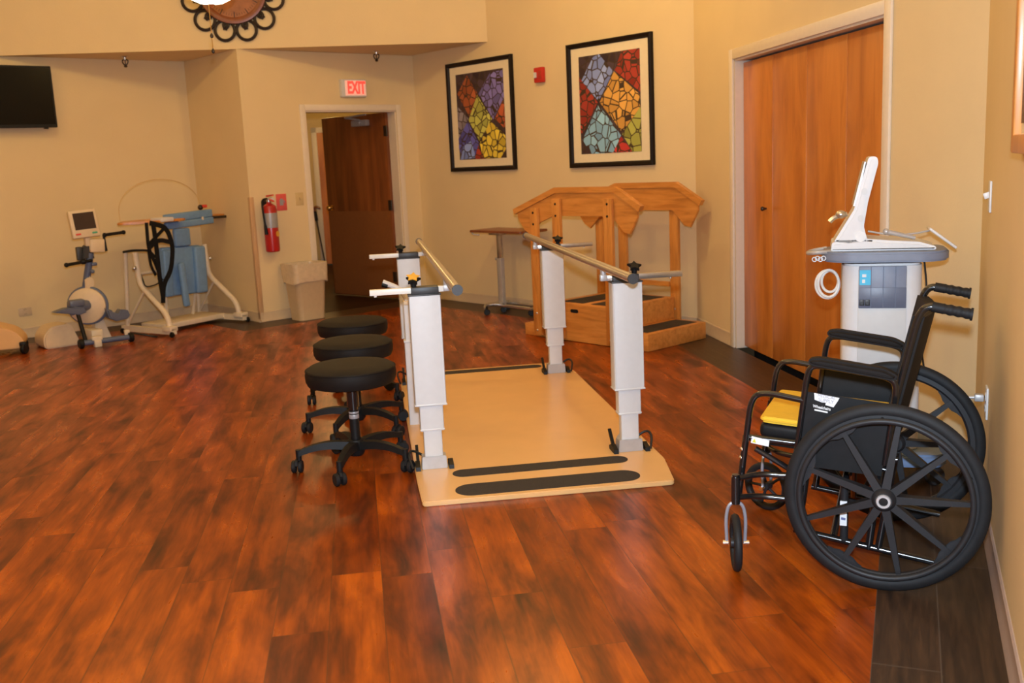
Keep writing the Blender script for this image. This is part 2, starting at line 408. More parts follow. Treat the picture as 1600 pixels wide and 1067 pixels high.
# floor: orange field with a dark two-plank border
def inset(poly, d):
    out = []; n = len(poly)
    for i in range(n):
        a, p, c = poly[i - 1], poly[i], poly[(i + 1) % n]
        e1 = (p - a).normalized(); e2 = (c - p).normalized(); n1 = V2(e1.y, -e1.x); n2 = V2(e2.y, -e2.x)
        k = d / (1 + n1.dot(n2)); out.append(p + (n1 + n2) * k)
    return out
INN = inset(POLY, .36)
bm = bmesh.new(); uvl = bm.loops.layers.uv.new('UVMap')
vo = [bm.verts.new((*p, 0)) for p in POLY]; vi = [bm.verts.new((*p, 0)) for p in INN]; n = len(POLY)
for i in range(n):
    j = (i + 1) % n
    f = bm.faces.new((vo[j], vo[i], vi[i], vi[j])); f.material_index = 1
    d = (POLY[j] - POLY[i]).normalized()
    for l in f.loops:
        rel = V2(l.vert.co.x, l.vert.co.y) - POLY[i]
        l[uvl].uv = (rel.dot(d), abs(rel.dot(V2(d.y, -d.x))))
f = bm.faces.new(vi)
bmesh.ops.recalc_face_normals(bm, faces=bm.faces[:])
if f.normal.z < 0: bmesh.ops.reverse_faces(bm, faces=bm.faces[:])
me = bpy.data.meshes.new('floor'); bm.to_mesh(me); bm.free(); me.materials.append(MT['floor']); me.materials.append(MT['border'])
o = bpy.data.objects.new('floor', me); COL.objects.link(o); struct(o)

def on_wall(p, d):
    """frame on a wall: local x along the wall, local -y out into the room, z up"""
    return Matrix(((d.x, -d.y, 0, p.x), (d.y, d.x, 0, p.y), (0, 0, 1, 0), (0, 0, 0, 1)))
def wz(d): return math.atan2(d.y, d.x)
def baseboard(name, p, d, a, c, mat='base', h=.10):
    m = on_wall(p, d); b = MB()
    b.prism([(0, 0), (-.007, 0), (-.016, .002), (-.016, .014), (-.008, .028), (-.008, h - .006), (-.003, h), (0, h)], c - a, Matrix(((0, 0, 1, a), (1, 0, 0, 0), (0, 1, 0, 0), (0, 0, 0, 1))))
    b.bm.transform(m); return struct(b.build(name, mat, smooth=30))
baseboard('baseboard_left', AL, ad, .1, 5.49)
baseboard('baseboard_alcove', AJ, (J - AJ).normalized(), .0, (J - AJ).length)
baseboard('baseboard_back', J, ad, 0, SE0 - .065)
baseboard('baseboard_back_right', J, ad, SE1 + .065, (BE - J).length)
baseboard('baseboard_pictures', BE, bd, 0, (BC - BE).length)
baseboard('baseboard_right', BC, cdv, 0, CDL - .075)
baseboard('baseboard_right_end', BC, cdv, CDR + .075, (CD - BC).length)
baseboard('baseboard_near_right', CD, dd, 0, 8, 'baseD')

# double bifold closet doors on the right wall
mC = on_wall(BC, cdv)
def casing(name, m, a, c, h, w_=.07, th=.018, depth=.12, mat='trim'):
    b = MB()
    for x in (a - w_ / 2, c + w_ / 2): b.box((x, -th / 2, (h + w_) / 2), (w_, th, h + w_), bev=.006)
    b.box(((a + c) / 2, -th / 2, h + w_ / 2), (c - a + .004, th, w_), bev=.006)
    for x, sx in ((a, 1), (c, -1)): b.box((x + sx * .006, depth / 2, h / 2), (.012, depth, h))
    b.box(((a + c) / 2, depth / 2, h - .006), (c - a, depth, .012))
    b.bm.transform(m); return struct(b.build(name, mat))
casing('trim_1', mC, CDL, CDR, 2.05)
pw = (CDR - CDL - .03) / 4
for k in range(4):
    b = MB(); b.box((CDL + .015 + pw * (k + .5), .075, 1.02), (pw - .004, .032, 2.01), bev=.004)
    b.bm.transform(mC)
    dr = b.build('door_%d' % (k + 1), 'doorC'); struct(dr)
    if k == 0:
        kb = MB(); x = CDL + .015 + pw * .80
        kb.lathe([(0, .040), (.012, .038), (.016, .030), (.012, .018), (.007, .010), (.007, 0)], 16, mC @ Matrix.Translation((x, .060, 1.03)) @ Matrix.Rotation(R(90), 4, 'X'))
        kb.build('door_knob', 'bronze', dr)
b = MB(); b.box(((CDL + CDR) / 2, .11, 1.0), (CDR - CDL + .1, .02, 2.2)); b.bm.transform(mC @ Matrix.Translation((0, .06, 0)))
struct(b.build('closet_dark_backing', 'blackmatte', smooth=0))  # black sheet paints the closet's shade into the door gaps

# corridor door in the back wall, standing open into the hall
mE = on_wall(J, ad)
casing('trim_2', mE, SE0, SE1, DOORH, w_=.06, depth=.16)
hin = mE @ Vector((SE1 - .03, .13, 0))
lv = Vector((-1.986, 11.44, 0)) - Vector((hin.x, hin.y, 0)); LWID = 1.03
lang = math.atan2(lv.y, lv.x)
dr = thing('door_leaf', 'dark brown corridor door standing open, with a lower kick plate', 'door', (hin.x, hin.y, 0), lang)
dr['kind'] = 'structure'; dr.name = 'door_5'
# local x runs from hinge to free edge; room-side face is +y
b = MB(); b.box((LWID / 2, 0, 1.005), (LWID, .044, 1.97), bev=.003); b.build('leaf', 'doorD', dr)
for sy in (1,):
    b = MB(); b.box((LWID / 2, .0235, .495), (LWID - .03, .003, .93)); b.build('kick_plate', 'kick', dr)
    b = MB(); b.lathe([(.030, 0), (.030, .006), (.012, .010), (.012, .032), (.027, .042), (.030, .056), (.022, .068), (0, .071)], 24, Matrix.Translation((LWID - .07, .022, 1.0)) @ Matrix.Rotation(R(-90), 4, 'X')); b.build('door_knob', 'brass', dr)
for z in (.25, 1.02, 1.80):
    b = MB(); b.cyl((-.012, .02, z - .055), (-.012, .02, z + .055), .009, n=12); b.box((.012, .024, z), (.045, .004, .11)); b.build('hinge', 'bronze', dr)
b = MB(); b.box((.36, .052, 1.90), (.24, .058, .065), bev=.01); b.tube(rnd([(.33, .085, 1.93), (.52, .13, 1.965), (.10, .20, 1.975)], .02), .010, 8); b.ball((.33, .09, 1.90), .018); b.build('door_closer', 'silverlabel', dr)

# hall beyond
hz = mE
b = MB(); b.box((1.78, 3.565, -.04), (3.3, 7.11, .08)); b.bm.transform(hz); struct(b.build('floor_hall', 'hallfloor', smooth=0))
b = MB(); b.box((1.78, 3.62, 2.66), (3.3, 7.0, .06)); b.bm.transform(hz); struct(b.build('ceiling_hall', 'ceil', smooth=0))
hl0 = mE @ Vector((.42, .14, 0)); hl0 = V2(hl0.x, hl0.y)
hdir = V2(-1.05, 5.6).normalized()
wall('wall_hall_left', hl0, hl0 + hdir * 6.2, z1=2.63, mat='hallwall', t=.1)
he0 = V2(-3.6, 15.4); he1 = V2(.6, 15.6)
wall('wall_hall_end', he0, he1, z1=2.63, mat='hallwall', t=.1)
p = mE @ Vector((2.6, .14, 0)); wall('wall_hall_right', V2(.6, 15.6), V2(p.x, p.y), z1=2.63, mat='hallwall', t=.1)
mH = on_wall(he0, (he1 - he0).normalized())
b = MB()
for x in (.755, 1.76): b.box((x, -.02, 1.03), (.08, .03, 2.06), bev=.006)
b.box((1.2575, -.02, 2.02), (1.08, .03, .08), bev=.006); b.bm.transform(mH); struct(b.build('trim_3', 'trim'))
b = MB(); b.box((1.2575, -.012, .99), (.93, .02, 1.98)); b.bm.transform(mH); struct(b.build('door_6', 'doorC'))
p = mH @ Vector((.79, -.14, 0))
t = thing('walking_cane', 'dark walking cane leaning by the hall door, seen through the open doorway', 'cane', p, wz((he1 - he0).normalized()))
b = MB(); b.tube([(0, 0, .012), (-.105, .09, .80)], .010, 8); b.build('shaft', 'bronze', t)
b = MB(); b.tube([(-.088, .075, .67), (-.106, .091, .81)], .024, 10); b.build('grip', 'black', t)
b = MB(); b.tube(rnd([(-.108, .09, .80), (-.112, .09, .87), (-.07, .09, .88), (-.02, .09, .85)], .03), .018, 8); b.build('handle', 'clockring', t)
b = MB(); b.cyl((0, 0, 0), (-.003, .003, .03), .015, .012, 10); b.build('rubber_tip', 'black', t)

# oak corner guard on the wall corner
b = MB(); b.box((.016, -.004, .605), (.040, .008, 1.19), bev=.003); b.bm.transform(mE)
b2 = MB(); b2.box(((J - AJ).length - .012, -.004, .605), (.040, .008, 1.19), bev=.003); b2.bm.transform(on_wall(AJ, (J - AJ).normalized()))
me = bpy.data.meshes.new('t'); b2.bm.to_mesh(me); b.bm.from_mesh(me)
struct(b.build('trim_4', 'oaklight'))

# ------------------------------------------------------------------ things on the walls
def exit_sign():
    p = mE @ Vector((1.214, -.03, 2.218))
    t = thing('exit_sign', 'lit red EXIT sign above the corridor door', 'sign', p, wz(ad))
    b = MB(); b.box((0, 0, 0), (.29, .056, .172), bev=.008); b.build('housing', 'white', t)
    b = MB(); b.box((.012, -.030, 0), (.24, .004, .145), bev=.001); fc = b.build('face', 'exitface', t)
    text('EXIT', .165, .003, 'exitred', 'lettering', fc, Matrix.Translation((.02, -.034, -.002)) @ Matrix.Rotation(R(90), 4, 'X'), bold=.006, squeeze=.62)
exit_sign()

def extinguisher():
    p = mE @ Vector((.15, -.085, .675))
    t = thing('fire_extinguisher', 'red fire extinguisher hanging on the wall by the trash bin', 'fire extinguisher', p, wz(ad))
    b = MB(); b.lathe([(0, 0), (.058, 0), (.066, .008), (.068, .03), (.068, .40), (.060, .435), (.035, .455), (.022, .462), (.022, .475), (0, .475)], 32); cy = b.build('cylinder', 'red', t)
    b = MB(); b.lathe([(.0685, .23), (.0687, .232), (.0687, .368), (.0685, .37)], 32, caps=False); b.build('label_plate', 'silverlabel', cy)
    b = MB(); b.lathe([(.0688, 0), (.0688, .055)], 10, Matrix.Translation((0, 0, .14)), caps=False)
    b = MB(); b.prism(rrect(.045, .05, .02), .003, Matrix.Translation((.03, -.0625, .17)) @ Matrix.Rotation(R(24), 4, 'Z') @ XZ()); b.build('round_sticker', 'goldknob', cy)
    b = MB(); b.cyl((0, 0, .47), (0, 0, .50), .022, n=16); b.box((0, -.01, .505), (.045, .05, .026), bev=.006); b.build('valve', 'steel', t)
    b = MB(); b.prism([(.03, .0), (-.09, .012), (-.09, .024), (.03, .016)], .022, Matrix.Translation((-.0, .0, .520)) @ YZ(-.011)); b.prism([(.03, .0), (-.09, -.030), (-.09, -.020), (.03, .012)], .022, Matrix.Translation((0, 0, .505)) @ YZ(-.011)); b.build('handle', 'redbtn', t)
    b = MB(); b.lathe([(0, 0), (.018, 0), (.02, .006), (.018, .012), (0, .012)], 20, Matrix.Translation((.02, -.028, .495)) @ Matrix.Rotation(R(90), 4, 'X')); b.build('pressure_gauge', 'white', t)
    b = MB(); b.tube(rnd([(-.02, -.01, .505), (-.078, -.01, .50), (-.082, -.02, .40), (-.074, -.03, .24)], .04), .009, 10); b.cyl((-.075, -.03, .26), (-.070, -.034, .17), .013, .017, 12); b.build('hose', 'black', t)
    b = MB(); b.box((0, .078, .43), (.05, .012, .12)); b.box((0, .04, .475), (.03, .09, .012)); b.build('wall_bracket', 'bronze', t)
extinguisher()
p = mE @ Vector((.325, -.006, 1.135))
t = thing('extinguisher_sign', 'small red sign beside the fire extinguisher', 'sign', p, wz(ad))
b = MB(); b.box((0, 0, 0), (.11, .004, .16), bev=.001); b.build('plate', 'redsign', t)
b = MB(); b.prism([(-.02, -.03), (.02, -.03), (.02, .02), (.008, .035), (-.008, .035), (-.02, .02)], .002, XZ(-.002)); b.prism([(.02, .02), (.034, .012), (.036, -.01), (.030, -.01), (.028, .006), (.02, .012)], .002, XZ(-.002)); b.build('pictogram', 'greyprint', t)

def plate(name, label, cat, m, x, z, w_, h_, mat, parts):
    p = m @ Vector((x, 0, z)); d = m.to_3x3() @ Vector((1, 0, 0))
    t = thing(name, label, cat, p, math.atan2(d.y, d.x))
    b = MB(); b.box((0, -.004, 0), (w_, .008, h_), bev=.003); b.build('cover_plate', mat, t)
    parts(t); return t
def toggle(t, mat, n=1):
    b = MB(); b.box((0, -.015, .004), (.010, .024, .024), (R(20), 0, 0), bev=.003); b.build('toggle', mat, t)
plate('light_switch', 'almond light switch plate beside the corridor door frame', 'light switch', mE, .525, 1.155, .085, .125, 'almond', lambda t: toggle(t, 'almond'))
mD = on_wall(CD, dd)
plate('light_switch', 'white light switch on the near right wall above the wheelchair', 'light switch', mD, .47, 1.205, .08, .12, 'white', lambda t: toggle(t, 'white'))
def sockets(t, mat='white'):
    for z in (-.021, .021):
        b = MB(); b.prism(rrect(.034, .030, .010), .002, XZ(-.008) @ Matrix.Translation((0, z, 0))); s_ = b.build('socket', mat, t)
        b = MB()
        for x in (-.007, .007): b.box((x, -.0102, z), (.0022, .001, .010))
        b.build('slots', 'black', s_)
plate('wall_outlet', 'white wall outlet with a plug, behind the far wheel of the wheelchair', 'outlet', mD, .70, .45, .075, .12, 'white', sockets)
mA = on_wall(AL, ad)
plate('wall_outlet', 'tan wall outlet low on the left wall beside the exercise cycle', 'outlet', mA, 5.5 - 1.79, .25, .115, .075, 'base', lambda t: sockets(t, 'base'))
p = mD @ Vector((.70, -.012, .455))
t = thing('plug', 'grey plug and adapter standing out of the outlet on the near right wall', 'plug', p, wz(dd))
b = MB(); b.box((0, -.018, .012), (.03, .034, .028), bev=.006); b.build('body', 'alugrey', t)
b = MB(); b.cyl((0, -.034, .012), (0, -.07, .010), .007, .005, 10); b.build('strain_relief', 'alugrey', t)

# strobe
mB = on_wall(BE, bd)
p = mB @ Vector((1.96, 0, 2.183))
t = thing('fire_alarm_strobe', 'red fire alarm strobe on the wall between the two framed pictures', 'fire alarm', p, wz(bd))
b = MB(); b.box((0, -.022, 0), (.115, .044, .135), bev=.01); b.build('housing', 'alarmred', t)
b = MB(); b.prism(rrect(.03, .05, .008), .02, XZ(-.042) @ Matrix.Translation((-.028, 0, 0)), bev=.004); b.build('strobe_lens', 'white', t)
b = MB()
for k in range(5): b.box((.026, -.0445, -.03 + .015 * k), (.04, .002, .005))
b.build('horn_slots', 'clockring', t)

# framed pictures
def poly_art(pts_list, name, parent, wA, hA):
    bm = bmesh.new(); uvl = bm.loops.layers.uv.new('UVMap'); mats = []
    for li, (col, pts) in enumerate(pts_list):
        m = mosaic('%s_%s' % (name, li), col, li * 3.7 + 1); mats.append(m)
        y = -.0005 * li
        vs_ = [bm.verts.new(((u - .5) * wA, y, (.5 - v) * hA)) for u, v in pts]
        f = bm.faces.new(vs_); f.material_index = li
        f.normal_update()
        if f.normal.y > 0: f.normal_flip()
        for l, (u, v) in zip(f.loops, [(lv_.vert.co.x / wA + .5, lv_.vert.co.z / hA + .5) for lv_ in f.loops]): l[uvl].uv = (u, v)
    me = bpy.data.meshes.new(name); bm.to_mesh(me); bm.free()
    for m in mats: me.materials.append(m)
    o = bpy.data.objects.new(name, me); COL.objects.link(o); o.parent = parent; o.location = (0, -.014, 0)
    return o
def picture(m, x0, x1, z0, z1, label, art, mx, mz, name='picture_frame'):
    p = m @ Vector(((x0 + x1) / 2, 0, (z0 + z1) / 2)); W, H = x1 - x0, z1 - z0; d = m.to_3x3() @ Vector((1, 0, 0))
    t = thing(name, label, 'picture', p, math.atan2(d.y, d.x), 'framed mosaic pictures')
    f = .042; b = MB()
    prof = [(0, 0), (0, .034), (.010, .040), (.030, .034), (f, .018), (f, 0)]
    ring = []
    for (o_, y) in prof:
        ring.append([b.bm.verts.new((sx * (W / 2 - o_), -y, sz * (H / 2 - o_))) for sx, sz in ((-1, -1), (1, -1), (1, 1), (-1, 1))])
    for a, c in zip(ring, ring[1:]):
        for k in range(4): b.bm.faces.new((a[k], a[(k + 1) % 4], c[(k + 1) % 4], c[k]))
    b.build('frame', 'frame', t, smooth=20)
    b = MB(); b.box((0, -.010, 0), (W - 2 * f + .004, .006, H - 2 * f + .004)); b.build('mat_board', 'mat_board', t)
    poly_art(art, 'artwork', t, W - 2 * mx, H - 2 * mz)
    return t
DKP = (.045, .022, .035)
art_r = [(DKP, [(0, 0), (1, 0), (1, 1), (0, 1)]),
 ((.26, .36, .90), [(.25, .02), (.35, 0), (.58, .19), (.32, .47), (.04, .24)]),
 ((.38, .03, .015), [(.72, 0), (1, 0), (1, .42), (.60, .18)]),
 ((.78, .40, .08), [(.59, .19), (1.0, .45), (1, .56), (.70, .80), (.34, .48)]),
 ((.36, .028, .015), [(0, .20), (.31, .48), (.04, .78), (0, .78)]),
 ((.26, .52, .86), [(.32, .50), (.68, .83), (.55, 1), (.17, 1), (.03, .85)]),
 ((.36, .38, .07), [(1, .56), (1, 1), (.86, 1), (.70, .82)]),
 ((.52, .03, .025), [(.68, .84), (.86, 1), (.54, 1)])]
art_l = [(DKP, [(0, 0), (1, 0), (1, 1), (0, 1)]),
 ((.36, .085, .02), [(.25, .02), (.47, .26), (.26, .50), (.02, .22)]),
 ((.20, .17, .52), [(.74, .03), (1, .02), (1, .32), (.76, .56), (.48, .25)]),
 ((.25, .22, .26), [(0, .36), (.24, .52), (.02, .75), (0, .75)]),
 ((.50, .52, .10), [(.45, .26), (.74, .55), (.45, .79), (.24, .54)]),
 ((.42, .08, .02), [(1, .33), (1, .68), (.80, .55)]),
 ((.09, .09, .44), [(.22, .55), (.44, .82), (.35, .95), (.12, .99), (0, .88), (0, .75)]),
 ((.22, .32, .85), [(.28, .78), (.36, .98), (.02, 1), (.10, .84)]),
 ((.80, .58, .05), [(.70, .57), (1, .75), (1, .90), (.88, 1), (.52, 1), (.46, .82)]),
 ((.52, .05, .02), [(.42, .84), (.53, 1), (.34, 1)])]
picture(mB, .590, 1.583, 1.345, 2.41, 'black framed mosaic print with a lime and yellow diamond, nearest the corridor door', art_l, .135, .115)
picture(mB, 2.319, 3.294, 1.34, 2.402, 'black framed mosaic print with a large orange diamond, above the training stairs', art_r, .135, .115)
p = mD @ Vector((1.92, 0, 1.75))
t = thing('picture_frame', 'dark picture with an oak frame at the right edge, on the near right wall', 'picture', p, wz(dd))
b = MB()
for x in (-.31, .31): b.box((x, -.016, 0), (.05, .032, .74), bev=.006)
for z in (-.345, .345): b.box((0, -.016, z), (.57, .032, .05), bev=.006)
b.build('frame', 'oakv', t)
b = MB(); b.box((0, -.008, 0), (.6, .006, .68)); b.build('mat_board', 'mat_board', t)
b = MB(); b.box((0, -.012, .0), (.53, .004, .58)); b.build('artwork', plain('dark_plum_print', (.045, .012, .018), .4, var=.6, scale=8), t)

# television
def tv():
    p = AL + ad * (5.5 - 1.80); z = 2.197; W, H = .96, .548
    q = on_wall(AL, ad) @ Vector((5.5 - 1.336 - W / 2 + .001, -.12, z))
    t = thing('television', 'black flat television mounted high on the left wall', 'television', q, wz(ad))
    b = MB(); b.prism(rrect(W, H, .008, 3), .035, XZ(.0175), bev=.004); b.build('casing', 'black', t)
    b = MB(); b.box((0, -.0185, .006), (W - .03, .002, H - .045)); b.build('screen', 'screen', t)
    b = MB(); b.box((.38, -.004, -H / 2 - .006), (.04, .02, .012), bev=.003); b.build('sensor', 'black', t)
    b = MB(); b.box((0, .03, 0), (.3, .03, .25)); b.box((0, .11, 0), (.25, .018, .3)); b.box((0, .07, .05), (.05, .09, .05)); b.build('wall_mount', 'bronze', t)
tv()

# sprinklers under the low ceiling
def sprinkler(x, y, label):
    t = thing('sprinkler_head', label, 'sprinkler', (x, y, LO))
    b = MB(); b.lathe([(0, 0), (.034, 0), (.030, -.008), (.014, -.010), (.012, -.03), (0, -.03)], 20); b.build('escutcheon', 'steel', t)
    b = MB()
    for s_ in (-1, 1): b.tube(rnd([(0.006 * s_, 0, -.028), (.028 * s_, 0, -.034), (.024 * s_, 0, -.060), (0, 0, -.088)], .012), .0055, 8)
    b.cyl((0, 0, -.03), (0, 0, -.085), .005, n=8); b.build('frame', 'bronze', t)
    b = MB(); b.lathe([(0, -.086), (.016, -.087), (.018, -.091), (.006, -.100), (0, -.100)], 16); b.build('deflector', 'bronze', t)
sprinkler(-3.52, 9.76, 'pendent sprinkler head on the low ceiling in front of the left wall')
sprinkler(-1.215, 10.28, 'pendent sprinkler head on the low ceiling above the corridor door')

# wrought iron wall clock on the bulkhead
def clock():
    mK = on_wall(BA, bdir)
    x = (V2(-2.40, 9.53) - BA).dot(bdir); p = mK @ Vector((x, 0, 3.085))
    t = thing('wall_clock', 'round brown wall clock with a black wrought iron scroll border', 'clock', p, wz(bdir))
    rot = Matrix.Rotation(R(90), 4, 'X')
    b = MB(); b.lathe([(0, .022), (.255, .022), (.255, .004), (0, .004)], 48, rot); fc = b.build('dial', 'clockface', t)
    b = MB(); b.lathe([(.250, .004), (.250, .034), (.275, .042), (.305, .036), (.312, .004)], 48, rot, caps=False); b.build('rim', 'clockring', t)
    b = MB()
    for k in range(60):
        a = R(6 * k); l = .05 if k % 5 == 0 else .02
        c = .225
        b.box((c * math.sin(a), -.0235, c * math.cos(a)), (.007 if k % 5 == 0 else .003, .002, l), (0, a, 0))
    b.build('hour_marks', 'iron', fc)
    b = MB()
    for a, l in ((R(-55), .13), (R(60), .19)): b.box((l / 2 * math.sin(a), -.027, l / 2 * math.cos(a)), (.014, .003, l), (0, a, 0))
    b.ball((0, -.027, 0), .012); b.build('hands', 'iron', fc)
    for k in range(12):
        a0 = R(15 + 30 * k); c = Vector((math.sin(a0), 0, math.cos(a0))) * .375; pts = []
        out = Vector((math.sin(a0), 0, math.cos(a0))); sd = Vector((math.cos(a0), 0, -math.sin(a0)))
        for i in range(45):
            u = -1 + 2 * i / 44; th = u * R(300); k_ = max(0, abs(u) - .5) / .5
            rr_ = .088 * (1 - .72 * k_); cc = out * (-.030 * k_) + sd * (.040 * k_ * (1 if u > 0 else -1))
            pts.append(c + cc + (out * math.cos(th) + sd * math.sin(th)) * rr_ + Vector((0, -.018, 0)))
        b = MB(); b.tube(pts, .0145, 8)
        b.cyl(out * .29 + sd * .0 + Vector((0, -.018, 0)), out * .33 + Vector((0, -.018, 0)), .009, n=8); b.build('scroll', 'iron', t)
clock()

# ceiling fan with a lit bowl, mostly above the frame
def fan():
    t = thing('ceiling_fan', 'ceiling fan light bowl, lit, hanging in front of the wall clock', 'ceiling fan', (-1.77, 6.5, HI))
    z0 = 2.462 - HI
    b = MB(); b.lathe([(0, 0), (.075, 0), (.07, -.03), (.03, -.06), (.013, -.07), (.013, -.80), (0, -.80)], 24); b.build('downrod', 'bronze', t)
    b = MB(); b.lathe([(0, -.78), (.06, -.80), (.13, -.83), (.14, -.90), (.12, -.96), (.07, -1.0), (.07, -1.09), (0, -1.09)], 32); b.build('motor_housing', 'bronze', t)
    b = MB(); b.lathe([(0, z0 + .004), (.03, z0 + .005), (.075, z0 + .014), (.120, z0 + .036), (.155, z0 + .075), (.17, z0 + .12), (.165, z0 + .17), (.10, z0 + .185), (0, z0 + .185)], 32); b.build('light_bowl', 'bulb', t)
    b = MB(); b.lathe([(0, z0 - .018), (.008, z0 - .016), (.012, z0 - .006), (.022, z0 + .003), (.016, z0 + .010), (0, z0 + .01)], 16); b.build('finial', 'clockring', t)
    b = MB(); b.tube([(.025, .0, z0 + .12), (.027, -.15, z0 + .12), (.027, -.165, z0 + .0), (.028, -.165, z0 - .30)], .0025, 6)
    pc = b.build('pull_chain', 'brass', t)
    for z in (-.205, -.295):
        b = MB(); b.lathe([(0, 0), (.009, .006), (.011, .016), (.006, .028), (0, .034)], 12, Matrix.Translation((.028, -.165, z0 + z - .015))); b.build('chain_fob', 'bronze', pc)
    for k in range(5):
        a = R(20 + 72 * k); mr = Matrix.Rotation(a, 4, 'Z') @ Matrix.Translation((0, 0, -.93)) @ Matrix.Rotation(R(12), 4, 'X')
        b = MB(); b.prism([(.10, -.02), (.22, -.055), (.70, -.07), (.72, -.04), (.72, .04), (.70, .07), (.22, .055), (.10, .02)], .008, mr); b.build('blade', 'tabletop', t)
fan()

# ------------------------------------------------------------------ parallel bars
def bars():
    t = thing('parallel_bars', 'beige platform parallel bars with four telescoping aluminium posts', 'parallel bars', (-.413, 4.056, 0), R(8))
    TH = .022
    b = MB(); b.prism(rnd2([(0, -.02), (1.10, -.035), (1.155, .30), (1.165, 2.36), (1.10, 2.69), (.06, 2.69), (0, 2.36), (-.006, .30)], .02), TH, bev=.004); pf = b.build('platform', 'beige', t)
    for u, hw, v0, v1 in ((.085, .078, .150, .975), (.330, .054, .160, .985), (2.60, .05, .20, .98)):
        L = v1 - v0
        b = MB(); b.prism(rrect(L, 2 * hw, hw - .001, 8), .002, Matrix.Translation(((v0 + v1) / 2, u, TH))); b.build('grip_strip', 'tread', pf)
    for v, u, s in ((.087, .47, 1), (1.033, .47, -1), (.10, 2.36, 1), (1.036, 2.36, -1)):
        def at(b): b.bm.transform(Matrix.Translation((v, u, 0))); return b
        b = MB(); b.prism(rrect(.145, .082, .008, 3), .515, Matrix.Translation((0, 0, .327))); b.box((0, 0, .331), (.15, .087, .008), bev=.002)
        for dx in (-.066, .066): b.box((dx, 0, .584), (.004, .0845, .50))
        sl = at(b).build('post_sleeve', 'alu', t)
        b = MB(); b.prism(rrect(.110, .064, .006, 3), .13, Matrix.Translation((0, 0, .205))); b.box((0, 0, .211), (.114, .068, .008), bev=.002); at(b).build('post_section', 'alu', sl)
        b = MB(); b.prism(rrect(.086, .050, .005, 3), .14, Matrix.Translation((0, 0, .07))); at(b).build('post_section', 'alu', sl)
        b = MB(); b.prism([(-.060, TH), (.060, TH), (.056, .082), (-.056, .082)], .07, XZ(.035), bev=.003); at(b).build('post_foot', 'alugrey', t)
        b = MB(); b.box((0, 0, .8435), (.15, .088, .007), bev=.002); b.box((s * .004, 0, .862), (.125, .07, .034), bev=.004); at(b).build('post_cap', 'charcoal', t)
        # toe levers either side of the foot
        for sx in (-1, 1):
            b = MB(); b.prism([(-.055, TH), (.045, TH), (.050, .040), (.010, .055), (-.05, .040)], .022, Matrix.Translation((sx * .078 - .011, 0, 0)) @ YZ())
            if sx < 0: b.prism([(-.01, .03), (.03, .04), (.10, .105), (.085, .112)], .014, Matrix.Translation((-.082, 0, 0)) @ YZ())
            at(b).build('foot_clamp', 'black', t)
        b = MB(); b.ball((-s * -.0, .075, TH + .02), .05, (1.0, .75, 1.0)); mo = at(b).build('motor_dome', 'alugrey', t)
        b = MB(); b.box((-.02, .045, TH + .062), (.022, .02, .008), bev=.002); at(b).build('yellow_tag', 'yellow', mo)
        b = MB(); b.tube(rnd([(-s * .03, .06, TH + .03), (-s * .10, .05, TH + .08), (-s * .12, .02, TH + .06), (-s * .10, -.02, TH + .004)], .05, 6), .006, 8); at(b).build('cable', 'blackcord', mo)
        # width adjusting tube and knob
        b = MB(); x0, x1 = (-.245 if s > 0 else -.275), .118; b.box((s * (x0 + x1) / 2, 0, .864), (x1 - x0, .030, .026), bev=.002); b.cyl((-s * .22, 0, .851), (-s * .22, 0, .843), .007, n=10); tb = at(b).build('width_tube', 'tipflash' if s > 0 else 'steel', t)  # same metal: left tubes coloured flash-bright, right ones in dimmer steel
        b = MB(); b.cyl((-s * .045, 0, .878), (-s * .045, 0, .905), .012, .017, 14)
        zz = .905
        b.prism([((.036 if k % 2 == 0 else .020) * math.cos(R(36 * k + 9)), (.036 if k % 2 == 0 else .020) * math.sin(R(36 * k + 9))) for k in range(10)], .016, Matrix.Translation((-s * .045, 0, zz)) @ Matrix.Rotation(R(32), 4, 'X'), bev=.003)
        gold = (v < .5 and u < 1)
        at(b).build('star_knob', 'black', t)
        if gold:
            b = MB(); b.prism([((.034 if k % 2 == 0 else .019) * math.cos(R(36 * k + 9)), (.034 if k % 2 == 0 else .019) * math.sin(R(36 * k + 9))) for k in range(10)], .006, Matrix.Translation((-s * .045, 0, zz + .018)) @ Matrix.Rotation(R(32), 4, 'X'), bev=.002); at(b).build('knob_top', 'goldknob', t)  # amber star on top of the near left knob only
        b = MB(); b.cyl((s * .105, 0, .866), (s * .105, 0, .905), .014, n=14); b.box((s * .105, 0, .866), (.034, .034, .030), bev=.004); at(b).build('rail_bracket', 'alugrey', t)
    for v in (.195, .928):
        b = MB(); b.cyl((v, -.05, .918), (v, 2.70, .918), .0195, n=20); rl = b.build('hand_rail', 'rail', t)
        for u, e in ((-.05, -1), (2.70, 1)):
            b = MB(); b.cyl((v, u - .004, .918), (v, u + .004 * e + .010 * e, .918), .0225, n=20); b.build('end_cap', 'charcoal', rl)
    # shorter white column half way along the left edge, with its lever
    b = MB(); b.prism(rrect(.085, .06, .006, 3), .468, Matrix.Translation((.052, 1.31, TH))); b.box((.052, 1.31, .487), (.092, .066, .012), bev=.002); ce = b.build('side_column', 'white', t)
    b = MB(); b.prism(rrect(.070, .05, .005, 3), .21, Matrix.Translation((.052, 1.31, .48))); b.build('column_section', 'white', ce)
    b = MB(); b.box((.055, 1.31, .696), (.075, .056, .022), bev=.003); b.build('column_collar', 'cream', ce)
    b = MB(); b.tube(rnd([(.05, 1.31, .69), (.012, 1.31, .77), (-.085, 1.31, .815)], .05, 6), .015, 8, sq=False); lv_ = b.build('lever', 'white', ce)
    b = MB(); b.cyl((-.06, 1.31, .795), (-.09, 1.31, .805), .016, n=12); b.build('lever_tip', 'black', lv_)
